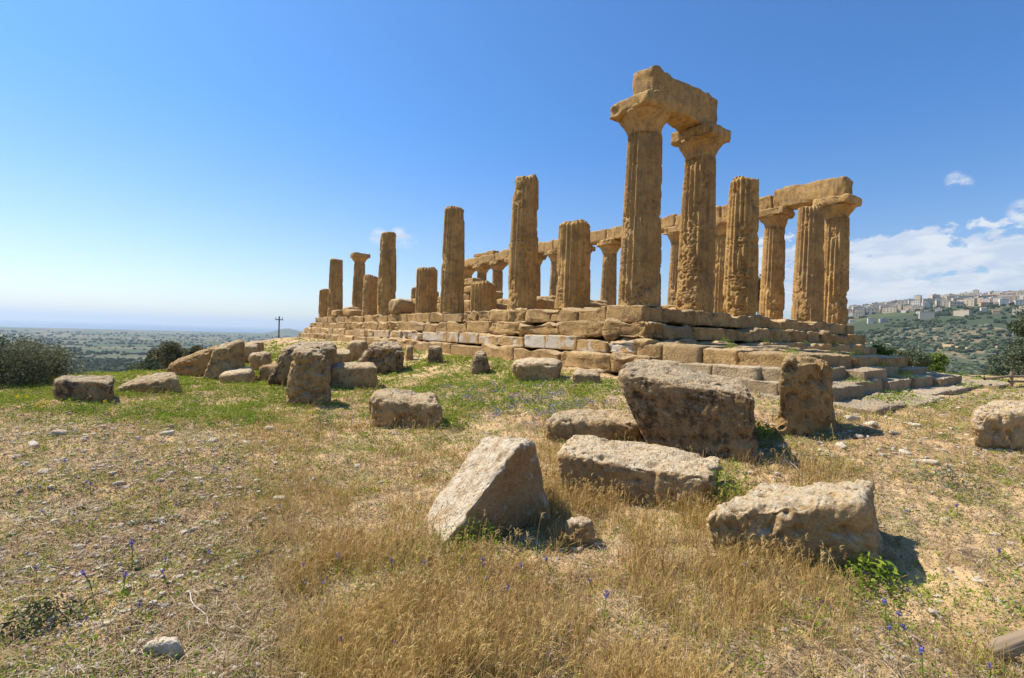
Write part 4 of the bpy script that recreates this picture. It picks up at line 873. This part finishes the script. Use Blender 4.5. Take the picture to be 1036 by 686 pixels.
# ------------------------------------------------------------------ flowers, weeds, loose stones, twigs
def flower_proto(h, mat, nm, lab, cat, grp, head=.009, npet=26, elong=1.6):
    r = empty(nm, (0, 0, 0), lab, cat, grp)
    V, F = tube([(0, 0, -.02), (.006, .004, h*.5), (.02, .0, h)], [.0028, .0024, .002], 5); s1 = mk('stem', V, F, M['green'], r)
    a = s1.data.attributes.new('rnd', 'FLOAT', 'POINT'); a.data.foreach_set('value', np.full(len(V), .5, np.float32))
    P = RNG.normal(size=(npet, 3))*head*.55*[1, 1, elong]+[.02, 0, h]; V, Q, A = leaves(P, np.full(npet, head*.55), RNG.random(npet), .1, .8); mk('flower_head', V, Q, M[mat], r, False, attr=A)
    Pl = np.stack([RNG.normal(size=14)*.018, RNG.normal(size=14)*.018, RNG.random(14)*h*.6], -1); V, Q, A = leaves(Pl, np.full(14, .012), RNG.random(14), .2, .35); mk('leaf', V, Q, M['green'], r, False, attr=A)
    return r
M['blue'] = attr_mat('deep_blue_petals', [(.06, .07, .34), (.12, .11, .48), (.18, .15, .52), (.07, .14, .42)], trans=.2)
M['yel'] = attr_mat('yellow_petals', [(.70, .50, .02), (.80, .62, .04), (.75, .58, .05)], trans=.2)
fp = flower_proto(.13, 'blue', 'blue_flower', 'small deep blue wildflower on a thin stem in the meadow', 'flower', 'blue wildflowers')
FL = [(133, 567, 1.3), (94, 594, 1.35), (123, 602, 1.2), (62, 470, 1), (50, 468, .9), (80, 490, 1.1), (92, 491, 1), (71, 486, 1), (50, 516, 1), (70, 517, .8), (164, 504, .8), (210, 480, 1), (226, 527, 1), (208, 564, 1), (211, 541, .9), (286, 488, 1), (286, 517, .9), (339, 579, 1.1), (324, 592, 1), (308, 581, .9), (305, 595, 1), (430, 581, 1), (528, 584, 1), (558, 575, 1.2), (487, 578, .9), (489, 594, .9), (511, 606, .9), (611, 626, 1.1), (397, 577, .9), (898, 631, 1.2), (923, 652, 1), (908, 637, 1), (901, 646, .8), (1008, 556, 1.2), (872, 586, .9), (935, 683, 1.2), (1000, 684, 1), (968, 517, .9), (948, 493, 1), (118, 462, .8), (185, 470, .8), (240, 506, .8), (262, 560, .8), (395, 668, .9), (560, 672, .9), (700, 585, .8), (520, 410, 1), (545, 408, 1), (640, 420, 1), (655, 443, .9)]
fr = random.Random(8)
for _ in range(34): FL.append((fr.uniform(5, 330), fr.uniform(445, 640), fr.uniform(.55, .85)))
for _ in range(18): FL.append((fr.uniform(330, 1030), fr.uniform(480, 670), fr.uniform(.55, .85)))
for i, (px, py, sc1) in enumerate(FL):
    o = fp if i == 0 else copy_tree(fp)
    g = drop(ground_at(px, py+9)[None, :2])[0]; o.location = tuple(g); o.scale = (sc1, sc1, sc1*random.uniform(.7, 1.1)); o.rotation_euler = (random.uniform(-.3, .3), random.uniform(-.3, .3), random.uniform(0, 6))
yp = flower_proto(.30, 'yel', 'yellow_flower', 'yellow thistle flower on a tall stem among the herbs at left', 'flower', 'yellow flowers at left', .022, 26, .8)
for i, (px, py) in enumerate(((26, 409), (24, 413), (42, 415), (40, 420), (47, 420), (105, 412), (112, 420), (134, 412), (163, 378), (316, 425))):
    o = yp if i == 0 else copy_tree(yp); g = ground_at(px, py+8); o.location = tuple(g); q = random.uniform(.7, 1.15); o.scale = (q, q, q); o.rotation_euler = (0, random.uniform(-.2, .2), random.uniform(0, 6))
def weed(lab, cat, w_, h_, n, mat, size, seed, asp=.4):
    rg = np.random.default_rng(seed); P = rg.normal(size=(n, 3))*[w_/3.2, w_/3.2, 0]; P[:, 2] = rg.random(n)*h_*np.exp(-(P[:, 0]**2+P[:, 1]**2)/(w_*w_)*4)
    V, Q, A = leaves(P, size*(.5+rg.random(n)), np.clip(rg.normal(.55, .2, n), 0, 1), .15, asp); return tag(mk('weed', V, Q, M[mat], smooth=False, attr=A), lab, cat)
wp = weed('weed tuft', 'weed', .34, .16, 260, 'green', .016, 2); wp['group'] = 'weed tufts on the steps'
WT = [((2.6, -1.42, -1.04), 1.0, 'on the third step below the second front column'), ((5.4, -1.40, -1.04), .9, 'on the third step below the third front column'), ((8.6, -1.45, -1.04), .9, 'on the third step below the gap in the front columns'), ((11.6, -1.45, -1.04), .9, 'on the third step below the plain-topped shaft'),
      ((-.9, -5.0, -1.26), 1.0, 'at the south corner of the upper forecourt course'), ((1.8, -4.9, -1.28), 1.0, 'in the middle of the upper forecourt course'), ((4.2, -4.6, -1.32), 1.1, 'farther along the upper forecourt course'), ((-.6, -3.4, -1.18), .9, 'behind the edge of the upper forecourt course'),
      ((-1.2, -5.6, -1.55), 1.1, 'on the second forecourt course near its south end'), ((2.8, -5.6, -1.58), 1., 'on the middle of the second forecourt course'), ((-.4, -6.05, -1.8), 1., 'on the third forecourt course near the upright stone'), ((3.0, -6.05, -1.8), 1.2, 'on the far part of the third forecourt course'),
      ((-1.0, -6.75, -2.07), 1.5, 'largest, on the lowest paving slabs'), ((.2, -6.7, -2.07), 1.3, 'second largest, on the lowest paving slabs'), ((5.4, -6.8, -2.07), 1.3, 'at the far end of the lowest paving slabs')]
for i, (p, q, wh) in enumerate(WT):
    o = wp if i == 0 else wp.copy()
    if i: COL.objects.link(o)
    o['label'] = 'green weed tuft, '+wh; o.location = (p[0], p[1], p[2]+.02); o.scale = (q, q, q); o.rotation_euler = (0, 0, random.uniform(0, 6))
for (px, py, w_, h_, n, lab, mt, asp) in ((738, 516, .55, .50, 1300, 'tall green weed growing before the largest dark block', 'green', .25), (742+28, 440, .5, .2, 500, 'bright green weed at the left foot of the upright pitted stone', 'green', .5), (478, 552, .5, .22, 600, 'green weed at the shaded foot of the wedge-shaped block', 'green', .35), (40, 634, .34, .14, 600, 'dark green thistle rosette on bare soil at lower left', 'leaf_dark', .3), (517, 385, .5, .3, 500, 'light green weed left of the wide grey rock', 'green', .5), (617, 392, .5, .25, 500, 'light green weed right of the rounded grey stone', 'green', .5),
                              (458, 432, .5, .25, 500, 'light green weed at the right side of the chunky block', 'green', .5), (965, 492, .55, .2, 500, 'grey green thistle in the dry grass near the right edge', 'leaf_olive', .25), (325, 432, .3, .45, 360, 'upright thistle stalk before the tilted capital', 'leaf_olive', .3), (880, 588, .4, .2, 500, 'dark green weed at the shaded foot of the pale broken block', 'green', .4)):
    o = weed(lab, 'weed', w_, h_, n, mt, .02 if px > 700 or py < 450 else .016, px, asp); o.location = tuple(ground_at(px, py))
# loose stones
stp = []
for k_ in range(6):
    V, F = hexa(box8(-.5, .5, -.4, .4, 0, .5), (9, 8, 7), 3.2); V = roughen(V+k_*3, F, .10, k_+90, .7, .3)-k_*3; stp.append(mk('loose_stone', V, F, M['pebble']))
    for_ = tag(stp[-1], 'small pale loose stone lying on the dry soil', 'stone', 'small loose stones')
ST_ = [(22, 680, .06), (50, 632, .035), (30, 638, .04), (52, 643, .03), (283, 507, .09), (840, 630, .06), (808, 622, .04), (945, 622, .06), (272, 436, .16), (80, 555, .06), (200, 485, .07), (100, 515, .06), (205, 532, .06), (128, 600, .07), (465, 664, .05), (690, 610, .03), (960, 470, .09), (852, 452, .12), (868, 443, .12), (880, 430, .14), (905, 440, .10), (915, 458, .12), (940, 468, .16), (892, 462, .09), (836, 462, .10), (862, 425, .15), (845, 418, .14), (925, 432, .12), (795, 468, .08), (760, 480, .08), (250, 448, .12), (215, 448, .12), (170, 440, .12), (190, 455, .10), (60, 440, .14), (34, 452, .12), (45, 476, .10), (140, 470, .10), (15, 462, .12), (260, 490, .08), (120, 490, .09), (25, 530, .07), (290, 560, .05), (600, 655, .04), (870, 660, .04), (990, 590, .06), (1010, 610, .05), (980, 640, .04), (725, 562, .06), (583, 556, .08)]
used = set()
for i, (px, py, q) in enumerate(ST_):
    k_ = i % 6; o = stp[k_] if k_ not in used else stp[k_].copy()
    if k_ in used: COL.objects.link(o)
    used.add(k_); g = drop(ground_at(px, py)[None, :2])[0]; o.location = tuple(g-[0, 0, q*.12]); o.scale = (q*random.uniform(.9, 1.7), q*random.uniform(.8, 1.2), q*random.uniform(.7, 1.1)); o.rotation_euler = (random.uniform(-.3, .3), random.uniform(-.3, .3), random.uniform(0, 6))
M['twig'] = flatmat('bleached_twig', (.50, .42, .32), .3)
for i, (pa, pb, rd) in enumerate((((122, 645), (128, 672), .003), ((258, 590), (292, 618), .004), ((190, 606), (215, 640), .003), ((330, 610), (318, 650), .003), ((378, 640), (386, 684), .003), ((800, 474), (812, 462), .004), ((812, 482), (792, 466), .004), ((900, 592), (935, 606), .003), ((640, 650), (665, 640), .002), ((975, 655), (985, 680), .003))):
    a0 = drop(ground_at(*pa)[None, :2])[0]+[0, 0, .01]; a1 = drop(ground_at(*pb)[None, :2])[0]+[0, 0, .03 if i not in (5, 6) else .08]; tt = np.linspace(0, 1, 9)[:, None]
    V, F = tube(a0+(a1-a0)*tt+.012*np.stack([np.sin(tt[:, 0]*9+i), np.cos(tt[:, 0]*7), np.sin(tt[:, 0]*6)*.6], -1), np.linspace(rd, rd*.5, 9)*1.4, 6)
    tag(mk('twig', V, F, M['twig'], loc=a0), 'thin dry twig lying on the dry grass and soil' if i not in (5, 6) else 'short stiff twig sticking up by the largest dark block', 'twig', 'dry twigs' if i not in (5, 6) else 'stiff twigs by the dark block')

# ------------------------------------------------------------------ haze
V, F = qbox(-46000, 46000, -46000, 46000, -131, 330)
m = bpy.data.materials.new('air'); m.use_nodes = True; nh = m.node_tree; nh.nodes.clear(); oh = N(nh, 'ShaderNodeOutputMaterial'); pv = N(nh, 'ShaderNodeVolumePrincipled')
pv.inputs['Color'].default_value = (.71, .85, 1, 1); pv.inputs['Density'].default_value = 7.5e-5; pv.inputs['Anisotropy'].default_value = .3; L(nh, pv.outputs[0], oh.inputs['Volume'])
tag(mk('haze', V, F, m, smooth=False), kind='stuff')
